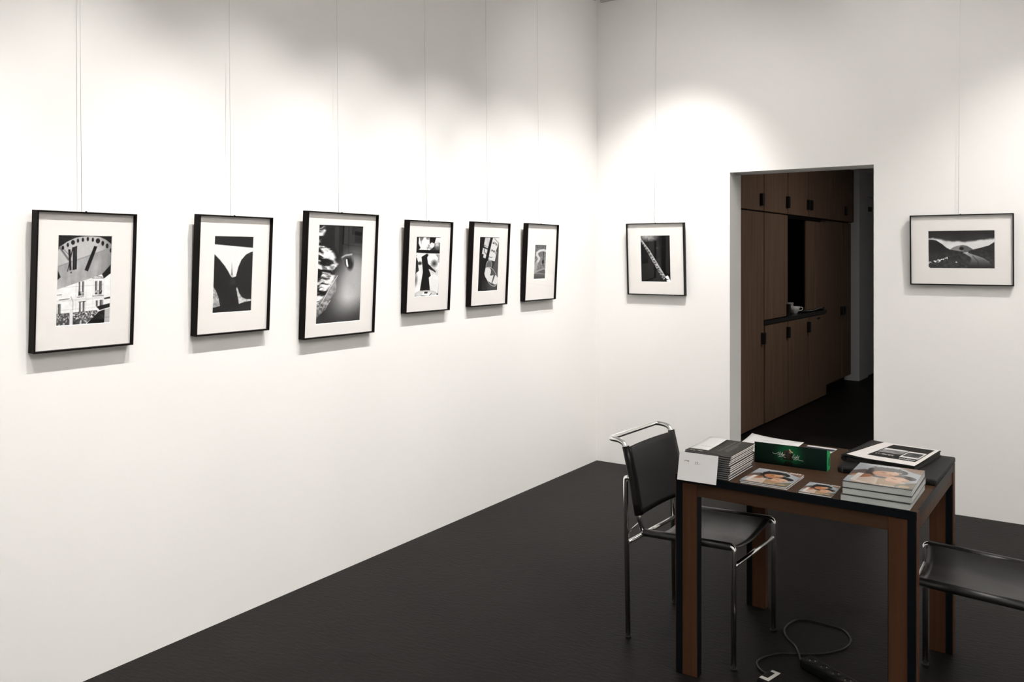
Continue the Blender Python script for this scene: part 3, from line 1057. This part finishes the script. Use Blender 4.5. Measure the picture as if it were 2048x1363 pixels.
# ---- dark stack of twelve thin books
NB, BT = 12, 0.0073
top_art = Art(90, 120, (66, 64, 61), 0.74)
for x, y in ((0.07, 0.93), (0.13, 0.935)):
    top_art.ell(x + 0.03, y, 0.022, 0.008, 232)
top_art.ell(0.30, 0.93, 0.055, 0.010, 225)
for x0, a, b_ in ((0.62, 0.10, 0.80), (0.72, 0.05, 0.72), (0.78, 0.30, 0.78)):
    top_art.line([(x0, a), (x0 - 0.01, b_)], 0.010, 112)
    top_art.line([(x0 + 0.03, a + 0.08), (x0 + 0.02, b_)], 0.006, 104)
top_art.line([(0.70, 0.985), (0.95, 0.985)], 0.006, 150)
bw, bd = 0.178, 0.252
for i in range(NB):
    k = NB - 1 - i
    z0 = TZ + 0.001 + k * (BT + 0.0002)
    jx, jy = rnd.uniform(-0.002, 0.002), rnd.uniform(-0.002, 0.002)
    if i < 2:
        jx, jy = 0.005 - 0.003 * i, 0.006 - 0.002 * i
    if k < 3:
        jx -= 0.004
    lb = 'thin charcoal paperback, %s of the dark stack behind the price card' % ORD[i]
    bk = thing('paperback_book', lb, 'book', (1.893 + jx, 3.081 + jy, z0), R(-1.2) + rnd.uniform(-0.006, 0.006), 'charcoal paperbacks in the dark stack')
    MB().box(-bw / 2 + 0.0003, bw / 2 - 0.0003, -bd / 2 + 0.001, bd / 2 - 0.0005, 0.0015, BT - 0.0015).build('page_block', M['pages'], bk)
    mb = MB()
    mb.box(-bw / 2, bw / 2, -bd / 2, bd / 2, 0, 0.0016)
    mb.box(-bw / 2, bw / 2, -bd / 2, bd / 2, BT - 0.0016, BT)
    mb.build('cover', M['bookcover'], bk)
    MB().box(-bw / 2 + 0.0004, bw / 2 - 0.0004, -bd / 2 - 0.0012, -bd / 2 - 0.0003, 0.0022, BT - 0.0022).build('spine', M['spine'], bk)
    if i == 0:
        print_mesh('cover_print', top_art, [(-bw / 2, bd / 2, BT + 0.0003), (bw / 2, bd / 2, BT + 0.0003), (bw / 2, -bd / 2, BT + 0.0003), (-bw / 2, -bd / 2, BT + 0.0003)], M['mattecover'], bk)
STZ = TZ + 0.001 + NB * (BT + 0.0002)

# white slip lying on the back left part of the stack
t = thing('paper_slip', 'white paper slip lying across the back of the dark book stack', 'paper', (0, 0, STZ + 0.0012))
MB().sheet(lambda u, v: (1.812 + 0.072 * u + 0.004 * v, 2.996 + 0.205 * v, 0.0004 + 0.006 * v * v), 4, 8, 0.0004).build('sheet', M['paper'], t)
mb = MB()
for k in range(9):
    x = 1.838 + k * 0.0045
    mb.box(x, x + 0.003, 3.050, 3.0515 + 0.002 * (k % 3 == 0), 0.0012, 0.0014)
mb.build('handwriting', M['ink'], t)

# price card leaning on the front of the stack
e1, e2 = Vector((1.790, 2.9255, 0.727)), Vector((1.940, 2.9215, 0.7285))
lean = Vector((0.000, 0.026, 0.0985))
xa = (e2 - e1).normalized()
ya = lean.normalized()
za = xa.cross(ya).normalized()
ya = za.cross(xa)
cm = Matrix(((xa.x, ya.x, za.x, e1.x), (xa.y, ya.y, za.y, e1.y), (xa.z, ya.z, za.z, e1.z), (0, 0, 0, 1)))
cw, ch = (e2 - e1).length, lean.length
t = thing('price_card', 'white handwritten price card leaning on the dark book stack', 'card', matrix=cm)
MB().box(0, cw, 0, ch, -0.0004, 0.0004).build('card_sheet', M['card'], t)
def stroke(path, r=0.00065):
    mb.tube([(x, y, 0.0006) for x, y in path], r, 5)
mb = MB()
for pth in ([(0, 0), (0, .0055)], [(0, .004), (.003, .0058), (.006, .0045)], [(.005, .0045), (.011, .0035)], [(.010, .0055), (.012, .003), (.016, .0055)], [(.012, .003), (.016, .001)]):
    stroke([(0.024 + x, 0.068 + y) for x, y in pth])
mb.build('handwritten_word', M['ink'], t)
text_mesh('handwritten_price', '25,-', 0.0125, M['ink'], t, Matrix.Translation((0.062, 0.067, 0.0006)), shear=0.2, align='LEFT', spacing=1.15)

# ---- green chocolate box
bxm = Matrix.Translation((2.1005, 3.290, TZ + 0.0005)) @ Matrix.Rotation(R(0.8), 4, 'Z')
L, BH, BB, BD = 0.274, 0.081, 0.067, 0.048
t = thing('chocolate_box', 'long dark green chocolate mint box with bright green end standing on the table', 'box', matrix=bxm)
hl = L / 2
prof = [(-hl, 0, 0), (-hl, BD, 0), (-hl, BD, BB), (-hl, 0, BH)]
MB().prism(prof, (L - 0.001, 0, 0)).build('carton', mat('deep_green_card', (0.004, 0.022, 0.014, 1), 0.3), t)
MB().prism([(hl - 0.001, 0.0008, 0.001), (hl - 0.001, BD - 0.001, 0.001), (hl - 0.001, BD - 0.001, BB - 0.002), (hl - 0.001, 0.0008, BH - 0.001)], (0.0014, 0, 0)).build('end_flap', M['greenend'], t)
MB().prism([(hl + 0.0004, 0.020, 0.020), (hl + 0.0004, 0.034, 0.014), (hl + 0.0004, 0.038, 0.040), (hl + 0.0004, 0.032, 0.052), (hl + 0.0004, 0.024, 0.048)], (0.0004, 0, 0)).build('end_picture', M['cabin'], t)
A = Art(190, 60, (9, 28, 20), 3.4)
g = np.clip(1 - np.hypot((A.u - 0.49) * 4.2, (A.v - 0.45) * 1.25), 0, 1)[:, :, None]
A.a = A.a * (1 - g) + np.array((6, 118, 62.0)) * g
lo = np.clip((A.v - 0.72) / 0.28, 0, 1)[:, :, None]
A.a = A.a * (1 - 0.75 * lo) + np.array((3, 8, 6.0)) * 0.75 * lo
rr = np.clip((A.u - 0.6) / 0.4, 0, 1)[:, :, None] * 0.5
A.a = A.a * (1 - rr) + np.array((4, 32, 34.0)) * rr
A.poly([(0.415, 0.24), (0.535, 0.22), (0.545, 0.72), (0.40, 0.70)], (28, 22, 18))
A.poly([(0.42, 0.25), (0.50, 0.24), (0.50, 0.30), (0.425, 0.34)], (70, 48, 38))
A.ell(0.475, 0.48, 0.028, 0.16, (52, 50, 46), soft=0.5)
A.poly([(0.425, 0.34), (0.437, 0.34), (0.432, 0.56), (0.42, 0.56)], (84, 78, 62))
A.line([(0.495, 0.20), (0.51, 0.28), (0.535, 0.32)], 0.05, (224, 196, 160))
A.line([(0.49, 0.33), (0.51, 0.36)], 0.04, (150, 140, 110))
A.poly([(0.44, 0.74), (0.52, 0.74), (0.56, 0.98), (0.40, 0.98)], (10, 12, 10))
A.marks(0.40, 0.62, 0.80, 0.05, (20, 60, 40), 5)
print_mesh('front_print', A, [(-hl + 0.0006, -0.0004, BH - 0.0006), (hl - 0.001, -0.0004, BH - 0.0006), (hl - 0.001, -0.0004, 0.0006), (-hl + 0.0006, -0.0004, 0.0006)], M['greenbox'], t)
FR = Matrix.Rotation(R(90), 4, 'X')
GL = {
    'A': (1.45, [[(-0.2, 0.1), (0.1, 0.0), (1.0, 2.2), (1.15, 0.0)], [(0.35, 0.75), (1.35, 0.9)]]),
    'f': (0.62, [[(-0.25, -0.95), (0.1, -0.6), (0.35, 0.6), (0.5, 1.7), (0.8, 2.0), (0.95, 1.7)], [(0.1, 1.0), (0.75, 1.05)]]),
    't': (0.62, [[(0.32, 1.75), (0.22, 0.25), (0.42, 0.0), (0.68, 0.25)], [(0.02, 1.1), (0.62, 1.12)]]),
    'e': (0.72, [[(0.08, 0.45), (0.58, 0.62), (0.5, 0.98), (0.22, 0.85), (0.1, 0.35), (0.32, 0.0), (0.75, 0.3)]]),
    'r': (0.70, [[(0.05, 0.0), (0.15, 0.95), (0.38, 0.85), (0.65, 0.95)]]),
    'E': (1.25, [[(1.15, 1.75), (0.85, 2.2), (0.42, 2.0), (0.45, 1.4), (0.8, 1.2), (0.3, 1.05), (0.08, 0.5), (0.4, 0.0), (1.1, 0.35)]]),
    'i': (0.48, [[(0.1, 0.95), (0.08, 0.2), (0.26, 0.0), (0.48, 0.25)], [(0.16, 1.45), (0.2, 1.58)]]),
    'g': (0.80, [[(0.62, 0.9), (0.3, 1.0), (0.08, 0.5), (0.28, 0.03), (0.58, 0.4), (0.64, 0.95), (0.5, -0.5), (0.1, -0.95), (-0.2, -0.75)]]),
    'h': (0.80, [[(0.05, 0.0), (0.2, 2.05)], [(0.1, 0.5), (0.4, 0.98), (0.6, 0.8), (0.58, 0.1), (0.8, 0.2)]]),
}


def script_word(word, x0, z0, k, slant=0.42, r=0.00055):
    mb = MB()
    cx = 0.0
    for ch in word:
        adv, strokes = GL[ch]
        for st in strokes:
            mb.tube([(x0 + k * (cx + x + slant * y), -0.0011, z0 + k * y) for x, y in st], r, 5)
        cx += adv
    mb.build('brand_lettering', M['whiteink'], t)


script_word('After', -0.0475, 0.0385, 0.0066)
script_word('Eight', 0.0060, 0.0345, 0.0066)
mb = MB()
def sw(pts, r=0.0006):
    mb.tube([(x, -0.0012, z) for x, z in pts], r, 5)
sw([(-0.066, 0.0475), (-0.062, 0.0435), (-0.056, 0.0430), (-0.049, 0.0455), (-0.041, 0.0510)])
sw([(-0.044, 0.0325), (-0.038, 0.0355), (-0.028, 0.0350), (-0.016, 0.0330)])
sw([(0.020, 0.0280), (0.027, 0.0310), (0.036, 0.0300), (0.050, 0.0275)])
mb.build('lettering_swash', M['whiteink'], t)


# ---- magazines with a colour portrait cover
def cover_art(wd, ht, wrap_veil=0.0):
    A = Art(wd, ht, (186, 194, 202), wd / ht)
    A.put(np.clip(A.v * 0.9, 0, 1) * 0.35, (150, 160, 165))
    A.poly([(0.62, 0), (1, 0), (1, 0.26), (0.86, 0.2), (0.62, 0.02)], (150, 112, 92))
    A.poly([(0, 0.42), (0.16, 0.30), (0.34, 0.34), (0.2, 0.6), (0, 0.7)], (104, 88, 82))
    # second dark row of hair and first sitter
    A.ell(0.50, 0.27, 0.30, 0.17, (26, 22, 26), rot=0.10)
    A.ell(0.33, 0.40, 0.13, 0.17, (30, 20, 22))
    for k in range(9):
        x = 0.30 + 0.045 * k
        A.line([(x, 0.22), (x - 0.03 + 0.01 * (k % 3), 0.10 + 0.03 * (k % 2)), (x - 0.06, 0.13)], 0.018, (24, 24, 30))
    A.ell(0.50, 0.42, 0.20, 0.135, (192, 130, 86), rot=0.12)
    A.ell(0.58, 0.36, 0.11, 0.08, (216, 166, 124), rot=0.1)
    A.line([(0.42, 0.355), (0.50, 0.375)], 0.02, (70, 40, 24))
    A.line([(0.56, 0.42), (0.62, 0.47)], 0.02, (120, 70, 46))
    A.line([(0.40, 0.50), (0.52, 0.515)], 0.028, (190, 84, 56))
    # body in a pale top, arm at the left
    A.poly([(0.10, 0.62), (0.28, 0.50), (0.36, 0.58), (0.26, 0.72), (0.10, 0.86)], (170, 100, 56))
    A.poly([(0.18, 0.72), (0.38, 0.62), (0.52, 0.72), (0.58, 0.96), (0.10, 0.98)], (214, 192, 176))
    A.ell(0.46, 0.60, 0.12, 0.04, (50, 30, 22), rot=0.1)
    # second sitter, lighter, dark hair swept to the right
    A.poly([(0.44, 0.66), (0.62, 0.60), (0.80, 0.80), (0.72, 0.98), (0.48, 0.98)], (170, 140, 104))
    A.ell(0.80, 0.50, 0.17, 0.10, (24, 20, 22), rot=0.32)
    A.ell(0.70, 0.64, 0.155, 0.14, (222, 174, 142), rot=0.25)
    A.ell(0.80, 0.62, 0.09, 0.07, (226, 186, 158), rot=0.3)
    A.line([(0.63, 0.60), (0.69, 0.615)], 0.02, (80, 48, 36))
    A.line([(0.79, 0.66), (0.84, 0.675)], 0.02, (80, 48, 36))
    A.line([(0.62, 0.74), (0.69, 0.755)], 0.026, (206, 108, 96))
    A.poly([(0.74, 0.84), (1, 0.66), (1, 1), (0.70, 1)], (118, 112, 92))
    A.ell(0.86, 0.90, 0.08, 0.05, (190, 160, 124))
    # white corner mark, masthead and foot line
    A.poly([(0.02, 0.62), (0.15, 0.50), (0.19, 0.54), (0.05, 0.70)], (188, 128, 92))
    A.poly([(0.11, 0.52), (0.20, 0.52), (0.16, 0.86), (0.08, 0.86)], (240, 236, 232))
    A.poly([(0.08, 0.84), (0.34, 0.92), (0.34, 0.955), (0.08, 0.88)], (240, 236, 232))
    A.marks(0.14, 0.66, 0.055, 0.062, (242, 240, 238), 3, cw=0.050)
    A.marks(0.52, 0.80, 0.945, 0.034, (236, 232, 228), 8, cw=0.034)
    A.marks(0.60, 0.70, 0.30, 0.05, (236, 232, 228), 9, cw=0.03)
    A.poly([(0, 0.975), (1, 0.975), (1, 1), (0, 1)], (60, 60, 58))
    A.a *= 0.84
    if wrap_veil:
        A.put(np.ones_like(A.u) * wrap_veil, (206, 204, 198))  # pale reflection on the wrap, mixed into the cover colour
    return A


def magazine(name, label, cx, cy, z, wd, dp, th, rz, art, pages='pages', group=None, year=True, cmat='cover', pagesface=None):
    t = thing(name, label, 'magazine' if 'magazine' in name else 'book', (cx, cy, z), rz, group)
    MB().box(-wd / 2 + 0.0006, wd / 2 - 0.0006, -dp / 2 + 0.0006, dp / 2 - 0.0006, 0.0004, th - 0.0006).build('page_block', M[pages], t)
    mb = MB()
    e = 0.0007 if th < 0.01 else 0.0014
    mb.box(-wd / 2, wd / 2, -dp / 2, dp / 2, 0, e)
    mb.box(-wd / 2, wd / 2, -dp / 2, dp / 2, th - e, th)
    mb.box(-wd / 2 - 0.0006, -wd / 2, -dp / 2, dp / 2, 0, th)
    mb.build('cover', M['darkcover'], t)
    if art is not None:
        zz = th + 0.0003
        o = print_mesh('cover_print', art, [(-wd / 2, dp / 2, zz), (wd / 2, dp / 2, zz), (wd / 2, -dp / 2, zz), (-wd / 2, -dp / 2, zz)], M[cmat], t)
        if year:
            text_mesh('masthead_year', '2025', dp * 0.105, M['whiteink'], o, Matrix.Translation((wd * 0.335, dp * 0.445, zz + 0.0004)), weight=0.0003)
    return t


cov = cover_art(110, 130)
magazine('portrait_magazine', 'lower of two magazines with a two-woman cover, beside the charcoal books', 2.1025, 3.0555, TZ + 0.0008, 0.166, 0.206, 0.0052, R(-1.5), None, group='two-woman cover magazines')
magazine('portrait_magazine', 'upper of two magazines with a two-woman cover, beside the charcoal books', 2.1015, 3.0545, TZ + 0.0063, 0.166, 0.206, 0.0052, R(-2.4), cov, group='two-woman cover magazines')
magazine('portrait_magazine', 'small magazine with a two-woman cover at the table front edge', 2.279, 3.013, TZ + 0.0008, 0.108, 0.147, 0.0050, R(-0.8), cover_art(80, 100), group='two-woman cover magazines')

# ---- three thick shrink-wrapped books
veiled_cover = cover_art(110, 140, 0.06)
for k, (lb, jx, jy) in enumerate((('bottom', 0.0, -0.003), ('middle', 0.0035, 0.001), ('topmost', 0.002, 0.002))):
    magazine('thick_book', 'thick shrink-wrapped photo book, %s of three at the table corner' % lb, 2.472 + jx, 3.078 + jy, TZ + 0.0008 + k * 0.0218,
             0.211, 0.292, 0.0212, R(-1.0 + 0.6 * k), veiled_cover if k == 2 else None, pages='pagesgrey', group='thick shrink-wrapped books', year=False, cmat='wrapcover')

# ---- black portfolio case and album with printed sheet
t = thing('portfolio_case', 'flat black portfolio case lying under the album', 'case', (2.447, 3.512, TZ + 0.0006), R(-2.5))
MB().box(-0.168, 0.168, -0.212, 0.212, 0.0, 0.0215, 0.006, 3).build('shell', M['album'], t)
mb = MB()
mb.tube([(-0.1685, -0.20, 0.0108), (-0.1685, 0.20, 0.0108)], 0.0016, 6)
mb.tube([(-0.15, -0.2125, 0.0108), (0.15, -0.2125, 0.0108)], 0.0016, 6)
mb.build('zip', M['plastic'], t)
MB().box(-0.150, -0.147, -0.2165, -0.2125, 0.004, 0.018, 0.001).build('zip_puller', M['steel'], t)
AZ = TZ + 0.0226
t = thing('photo_album', 'black album with a printed sheet on its cover, lying on the portfolio case', 'album', (2.424, 3.555, AZ), R(-8.0))
MB().box(-0.134, 0.128, -0.170, 0.166, 0.0, 0.004, 0.001).build('lower_cover', M['album'], t)
MB().box(-0.120, 0.126, -0.166, 0.162, 0.0045, 0.0155).build('page_block', M['cabin'], t)
MB().sheet(lambda u, v: (-0.137 + 0.265 * u, -0.172 + 0.340 * v, 0.0195 + 0.005 * (1 - u) ** 3), 12, 2, 0.003).build('upper_cover', M['album'], t)
MB().tube([(-0.131, -0.168, 0.0105), (-0.131, 0.164, 0.0105)], 0.0095, 10).build('spine', M['album'], t)
# printed sheet on top with curling edge
A = Art(150, 130, (226, 222, 220), 1.15)
A.poly([(0.20, 0.06), (0.93, 0.06), (0.93, 0.80), (0.20, 0.80)], (36, 35, 34))
ph = 60 + 150 * A.noise(7, 12, 3, 3)
A.put(A.polymask([(0.22, 0.30), (0.60, 0.30), (0.60, 0.55), (0.22, 0.55)]), ph)
A.put(A.polymask([(0.22, 0.30), (0.60, 0.30), (0.60, 0.36), (0.22, 0.38)]), 215)
A.poly([(0.62, 0.32), (0.91, 0.32), (0.91, 0.66), (0.62, 0.66)], (228, 226, 224))
A.put(A.polymask([(0.64, 0.37), (0.89, 0.37), (0.89, 0.60), (0.64, 0.60)]), 20 + 130 * A.noise(8, 10, 3, 7))
A.marks(0.25, 0.52, 0.64, 0.055, (226, 224, 222), 4, cw=0.026)
A.marks(0.66, 0.88, 0.73, 0.05, (226, 224, 222), 6, cw=0.024)
ps = print_mesh('printed_sheet', A, [(-0.082, 0.162, 0.0226), (0.1265, 0.162, 0.0226), (0.1265, -0.170, 0.0226), (-0.118, -0.170, 0.0236)], M['mattecover'], t)
for vtx in ps.data.vertices:
    x, y = vtx.co.x, vtx.co.y
    e = max(0.0, (-0.02 - x) / 0.10)
    vtx.co.z += 0.0060 * e * e + 0.0005 * math.sin(20 * y)

# ---- loose paper and leaflet at the back of the table
t = thing('paper_sheet', 'white sheet of paper lying behind the green chocolate box', 'paper', (0, 0, TZ + 0.0008), 0)
MB().sheet(lambda u, v: (1.806 + 0.230 * u + 0.004 * v, 3.46 + 0.280 * v - 0.012 * u * v, 0.0004 + (0.004 + 0.012 * (1 - u) ** 3) * v ** 3), 12, 8, 0.0003).build('sheet', M['paper'], t)
mb = MB()
for k in range(4):
    mb.box(1.85 + 0.01 * k, 1.97, 3.690 - 0.008 * k, 3.6912 - 0.008 * k, 0.0058, 0.0060) if k > 1 else None
mb.build('printed_lines', mat('grey_print', (0.5, 0.5, 0.52, 1), 0.8), t)
t = thing('leaflet', 'small white leaflet with a dark band at the back edge of the table', 'leaflet', (2.122, 3.632, TZ + 0.0008), R(-4))
MB().box(-0.060, 0.060, -0.062, 0.062, 0, 0.002, 0.0005).build('sheet', M['paper'], t)
A = Art(60, 60, (232, 230, 232), 1.0)
A.poly([(0, 0.20), (1, 0.20), (1, 0.52), (0, 0.52)], (64, 58, 72))
A.poly([(0.0, 0.66), (1, 0.66), (1, 0.8), (0.0, 0.8)], (120, 116, 126))
print_mesh('leaflet_print', A, [(-0.060, 0.062, 0.0024), (0.060, 0.062, 0.0024), (0.060, -0.062, 0.0024), (-0.060, -0.062, 0.0024)], M['cover'], t)

# ================================================================== ON THE FLOOR
cab_pts = [(2.152, 3.272, .016), (2.141, 3.292, .008), (2.115, 3.348, .012), (2.088, 3.406, .006), (2.045, 3.456, .005), (2.018, 3.509, .005), (2.010, 3.560, .005), (2.020, 3.624, .005), (2.041, 3.662, .005),
           (2.079, 3.677, .005), (2.141, 3.672, .005), (2.213, 3.661, .005), (2.251, 3.609, .005), (2.265, 3.560, .005), (2.259, 3.494, .005), (2.233, 3.441, .005),
           (2.189, 3.387, .005), (2.123, 3.343, .005), (2.058, 3.305, .005), (2.018, 3.244, .005), (2.005, 3.193, .005), (2.019, 3.155, .005), (2.048, 3.118, .010), (2.072, 3.098, .014)]


def smooth_path(p, n=6):
    p = [Vector(q) for q in p]
    out = []
    for i in range(len(p) - 1):
        a, b_, c, d = p[max(i - 1, 0)], p[i], p[i + 1], p[min(i + 2, len(p) - 1)]
        for k in range(n):
            t = k / n
            out.append(0.5 * ((2 * b_) + (c - a) * t + (2 * a - 5 * b_ + 4 * c - d) * t * t + (3 * b_ - a - 3 * c + d) * t ** 3))
    out.append(p[-1])
    return out


o = MB().tube(smooth_path(cab_pts), 0.0036, 8).build('power_cable', M['cable'])
tag(o, 'black power cable looped on the floor under the table', 'cable')
# socket strip
t = thing('socket_strip', 'black multi-socket strip lying on the floor under the table', 'socket strip', (2.305, 3.185, 0.001), R(-30))
MB().box(-0.165, 0.165, -0.030, 0.030, 0, 0.036, 0.008, 3).build('housing', M['plastic'], t)
for k in range(5):
    x = -0.125 + 0.055 * k
    s = MB().lathe([(0.0215, 0.0355), (0.0215, 0.0372), (0.0195, 0.0372), (0.0185, 0.0364), (0, 0.0364)], 20, (x, -0.002)).build('socket', M['plastic'], t)
    mb = MB()
    for d in (-0.0095, 0.0095):
        mb.lathe([(0, 0.0364), (0.0022, 0.0364), (0.0022, 0.0369), (0, 0.0369)], 8, (x + d * 0.7, -0.002 + d * 0.7))
    mb.build('socket_contacts', M['copper'], s)
# adapter with white label
t = thing('power_adapter', 'black power adapter with a white label on the floor under the table', 'adapter', (2.118, 3.062, 0.001), R(-14))
MB().box(-0.055, 0.075, -0.052, 0.052, 0, 0.024, 0.006, 3).build('housing', M['plastic'], t)
MB().prism([(-0.050, -0.040, 0.0242), (-0.012, -0.040, 0.0242), (-0.012, 0.044, 0.0242), (-0.045, 0.044, 0.0242), (-0.045, 0.030, 0.0242), (-0.026, 0.030, 0.0242), (-0.026, -0.022, 0.0242), (-0.050, -0.022, 0.0242)], (0, 0, 0.0004)).build('white_label', M['label'], t)

# ================================================================== HALLWAY CABINETS
def cabinet(name, label, s0, s1, z0, z1, x1, doors, depth=0.58, cat='cabinet', toe=0.0, group='veneered hallway cabinets', niche=False):
    """x1 = position of the door faces; doors = list of (s0, s1, z0, z1, handle or None)"""
    t = thing(name, label, cat, matrix=CM, group=group)
    g = 0.0015
    if niche:
        mb = MB()
        mb.box(x1 - depth, x1 - depth + 0.02, s0 + g, s1 - g, z0 + g, z1 - g)
        mb.box(x1 - depth + 0.02, x1 - 0.02, s0 + g, s0 + 0.02, z0 + g, z1 - g)
        mb.box(x1 - depth + 0.02, x1 - 0.02, s1 - 0.02, s1 - g, z0 + g, z1 - g)
        mb.box(x1 - depth + 0.02, x1 - 0.02, s0 + 0.02, s1 - 0.02, z1 - 0.02, z1 - g)
        mb.build('carcass', M['cabin'], t)
    else:
        mb = MB().box(x1 - depth, x1 - 0.022, s0 + g, s1 - g, z0 + toe + g, z1 - g)
        if toe:
            mb.box(x1 - depth, x1 - 0.08, s0 + g, s1 - g, z0, z0 + toe)
        mb.build('carcass', M['cabin'], t)
    for (a, c, d, e, h) in doors:
        dr = MB().box(x1 - 0.02, x1, a + 0.009, c - 0.009, d + 0.003, e - 0.003, 0.0012).build('door', M['cab'], t)
        if h == 'slot':
            m_ = (a + c) / 2 + 0.03
            mb = MB()
            pts = [(x1 + 0.001, m_ + 0.075 * math.cos(q) , 0.882 + 0.014 * math.sin(q) - (0.008 if math.sin(q) > 0 else 0) * math.sin(q)) for q in [k * 2 * math.pi / 16 for k in range(16)]]
            mb.prism(pts, (0.001, 0, 0))
            mb.build('finger_slot', M['handle'], dr)
        elif h:
            hs, hz0, hz1 = h
            mb = MB().box(x1 + 0.001, x1 + 0.032, hs - 0.022, hs + 0.022, hz0, hz1, 0.003)
            mb.build('handle', M['handle'], dr)
    return t


ZU, ZT = 1.957, 2.60
B = [-1.47, -0.782, -0.095, 0.592, 1.262, 1.93]
# upper row
ups = [(B[0], B[1], None, 'above the tall door hidden by the door jamb'), (B[1], B[2], (-0.185, 2.008, 2.118), 'above the leftmost tall door'),
       (B[2], B[3], (0.548, 2.02, 2.134), 'above the tall door left of the niche'), (B[3], B[4], (1.222, 2.032, 2.137), 'above the dark open niche'),
       (B[4], 2.215, (1.312, 2.032, 2.137), 'right of the niche, with handle at its left'), (2.215, 3.12, (2.70, 2.03, 2.135), 'at the far end of the row')]
for a, c, h, lb in ups[1:]:
    cabinet('upper_cabinet', 'brown veneered upper cabinet ' + lb, a, c, ZU, ZT, 0.0, [(a, c, ZU + 0.004, ZT, h)])
# tall unit at the near end, then the door left of the niche
cabinet('tall_cabinet', 'tall brown veneered cabinet nearest the doorway jamb', B[0], B[2], 0, ZU, 0.0, [(B[0], B[1], 0.015, ZU - 0.004, None), (B[1], B[2], 0.015, ZU - 0.004, (-0.150, 0.748, 0.855))])
cabinet('wall_cabinet', 'brown veneered cabinet door above the worktop, left of the niche', B[2], B[3], 0.958, ZU, 0.0, [(B[2], B[3], 0.962, ZU - 0.004, (0.560, 0.967, 1.082))])
# open niche with sliding panel drawn to the right
n = cabinet('niche_cabinet', 'dark open niche above the worktop with a brown sliding panel', B[3], B[5], 0.962, ZU, -0.004, [(1.205, 1.722, 0.985, ZU - 0.035, None), (1.723, B[5] - 0.002, 0.985, ZU - 0.004, None)], niche=True)
MB().box(-0.06, -0.004, B[3] + 0.02, B[5] - 0.02, ZU - 0.034, ZU - 0.006, 0.002).build('niche_top_shade', M['plastic'], n)  # dark strip built for the shading along the niche top
# base units and worktop
cabinet('base_cabinet', 'brown veneered base cabinet under the worktop, nearest the doorway', B[2], B[3], 0, 0.915, 0.0, [(B[2] + 0.02, B[3], 0.012, 0.912, (0.558, 0.752, 0.860))])
cabinet('base_cabinet', 'brown veneered base cabinet under the cup on the worktop', B[3], B[4], 0, 0.915, 0.0, [(B[3], B[4], 0.012, 0.912, (1.228, 0.757, 0.866))])
cabinet('base_cabinet', 'brown veneered base unit with an oval finger slot', B[4], B[5], 0, 0.915, 0.0, [(B[4], B[5], 0.012, 0.912, 'slot')])
o = MB().box(-0.56, 0.004, B[2] + 0.002, B[5] - 0.002, 0.917, 0.957, 0.002).build('worktop', M['counter'])
o.matrix_world = CM
tag(o, 'dark stone worktop running over the base cabinets in the hallway', 'worktop')
# tall units at the far end, set back a little, on a plinth
cabinet('tall_cabinet', 'tall brown veneered cabinet right of the worktop', B[5], 2.705, 0, ZU, -0.035, [(B[5], 2.705, 0.10, ZU - 0.004, (2.655, 0.853, 0.953))], toe=0.1)
cabinet('tall_cabinet', 'narrow tall brown veneered cabinet at the far end beside the grey wall', 2.705, 3.12, 0, ZU, -0.035, [(2.705, 3.12, 0.10, ZU - 0.004, (2.755, 0.853, 0.953))], toe=0.1)

# cup, glass and cloth on the worktop (cabinet space)
ct = CM @ Matrix.Translation((-0.085, 1.05, 0.9578))
t = thing('coffee_cup', 'white coffee cup with a small handle standing on the dark worktop', 'cup', matrix=ct)
MB().lathe([(0, 0.002), (0.030, 0.0), (0.034, 0.004), (0.052, 0.040), (0.060, 0.076), (0.057, 0.076), (0.049, 0.040), (0.030, 0.008), (0, 0.007)], 28).build('bowl', M['porcelain'], t)
MB().tube(smooth_path([(0.040, 0.036, 0.062), (0.062, 0.050, 0.066), (0.072, 0.056, 0.050), (0.060, 0.048, 0.034), (0.034, 0.028, 0.030)], 5), 0.005, 8).build('handle', M['porcelain'], t)
ct = CM @ Matrix.Translation((-0.17, 1.20, 0.9578))
t = thing('small_tumbler', 'small pale tumbler behind the coffee cup on the worktop', 'tumbler', matrix=ct)
MB().lathe([(0, 0.0), (0.026, 0.0), (0.033, 0.105), (0.030, 0.105), (0.024, 0.006), (0, 0.006)], 22).build('glass_body', M['cloth'], t)
ct = CM @ Matrix.Translation((-0.16, 1.30, 0.958))
t = thing('tea_towel', 'pale folded tea towel spread on the worktop beside the cup', 'towel', matrix=ct)
MB().sheet(lambda u, v: (-0.14 + 0.29 * u, -0.06 + 0.60 * v, 0.019 + 0.005 * math.sin(7 * v + 2 * u) + 0.004 * math.cos(11 * u + 3 * v)), 18, 24, 0.006).build('cloth', M['cloth'], t)
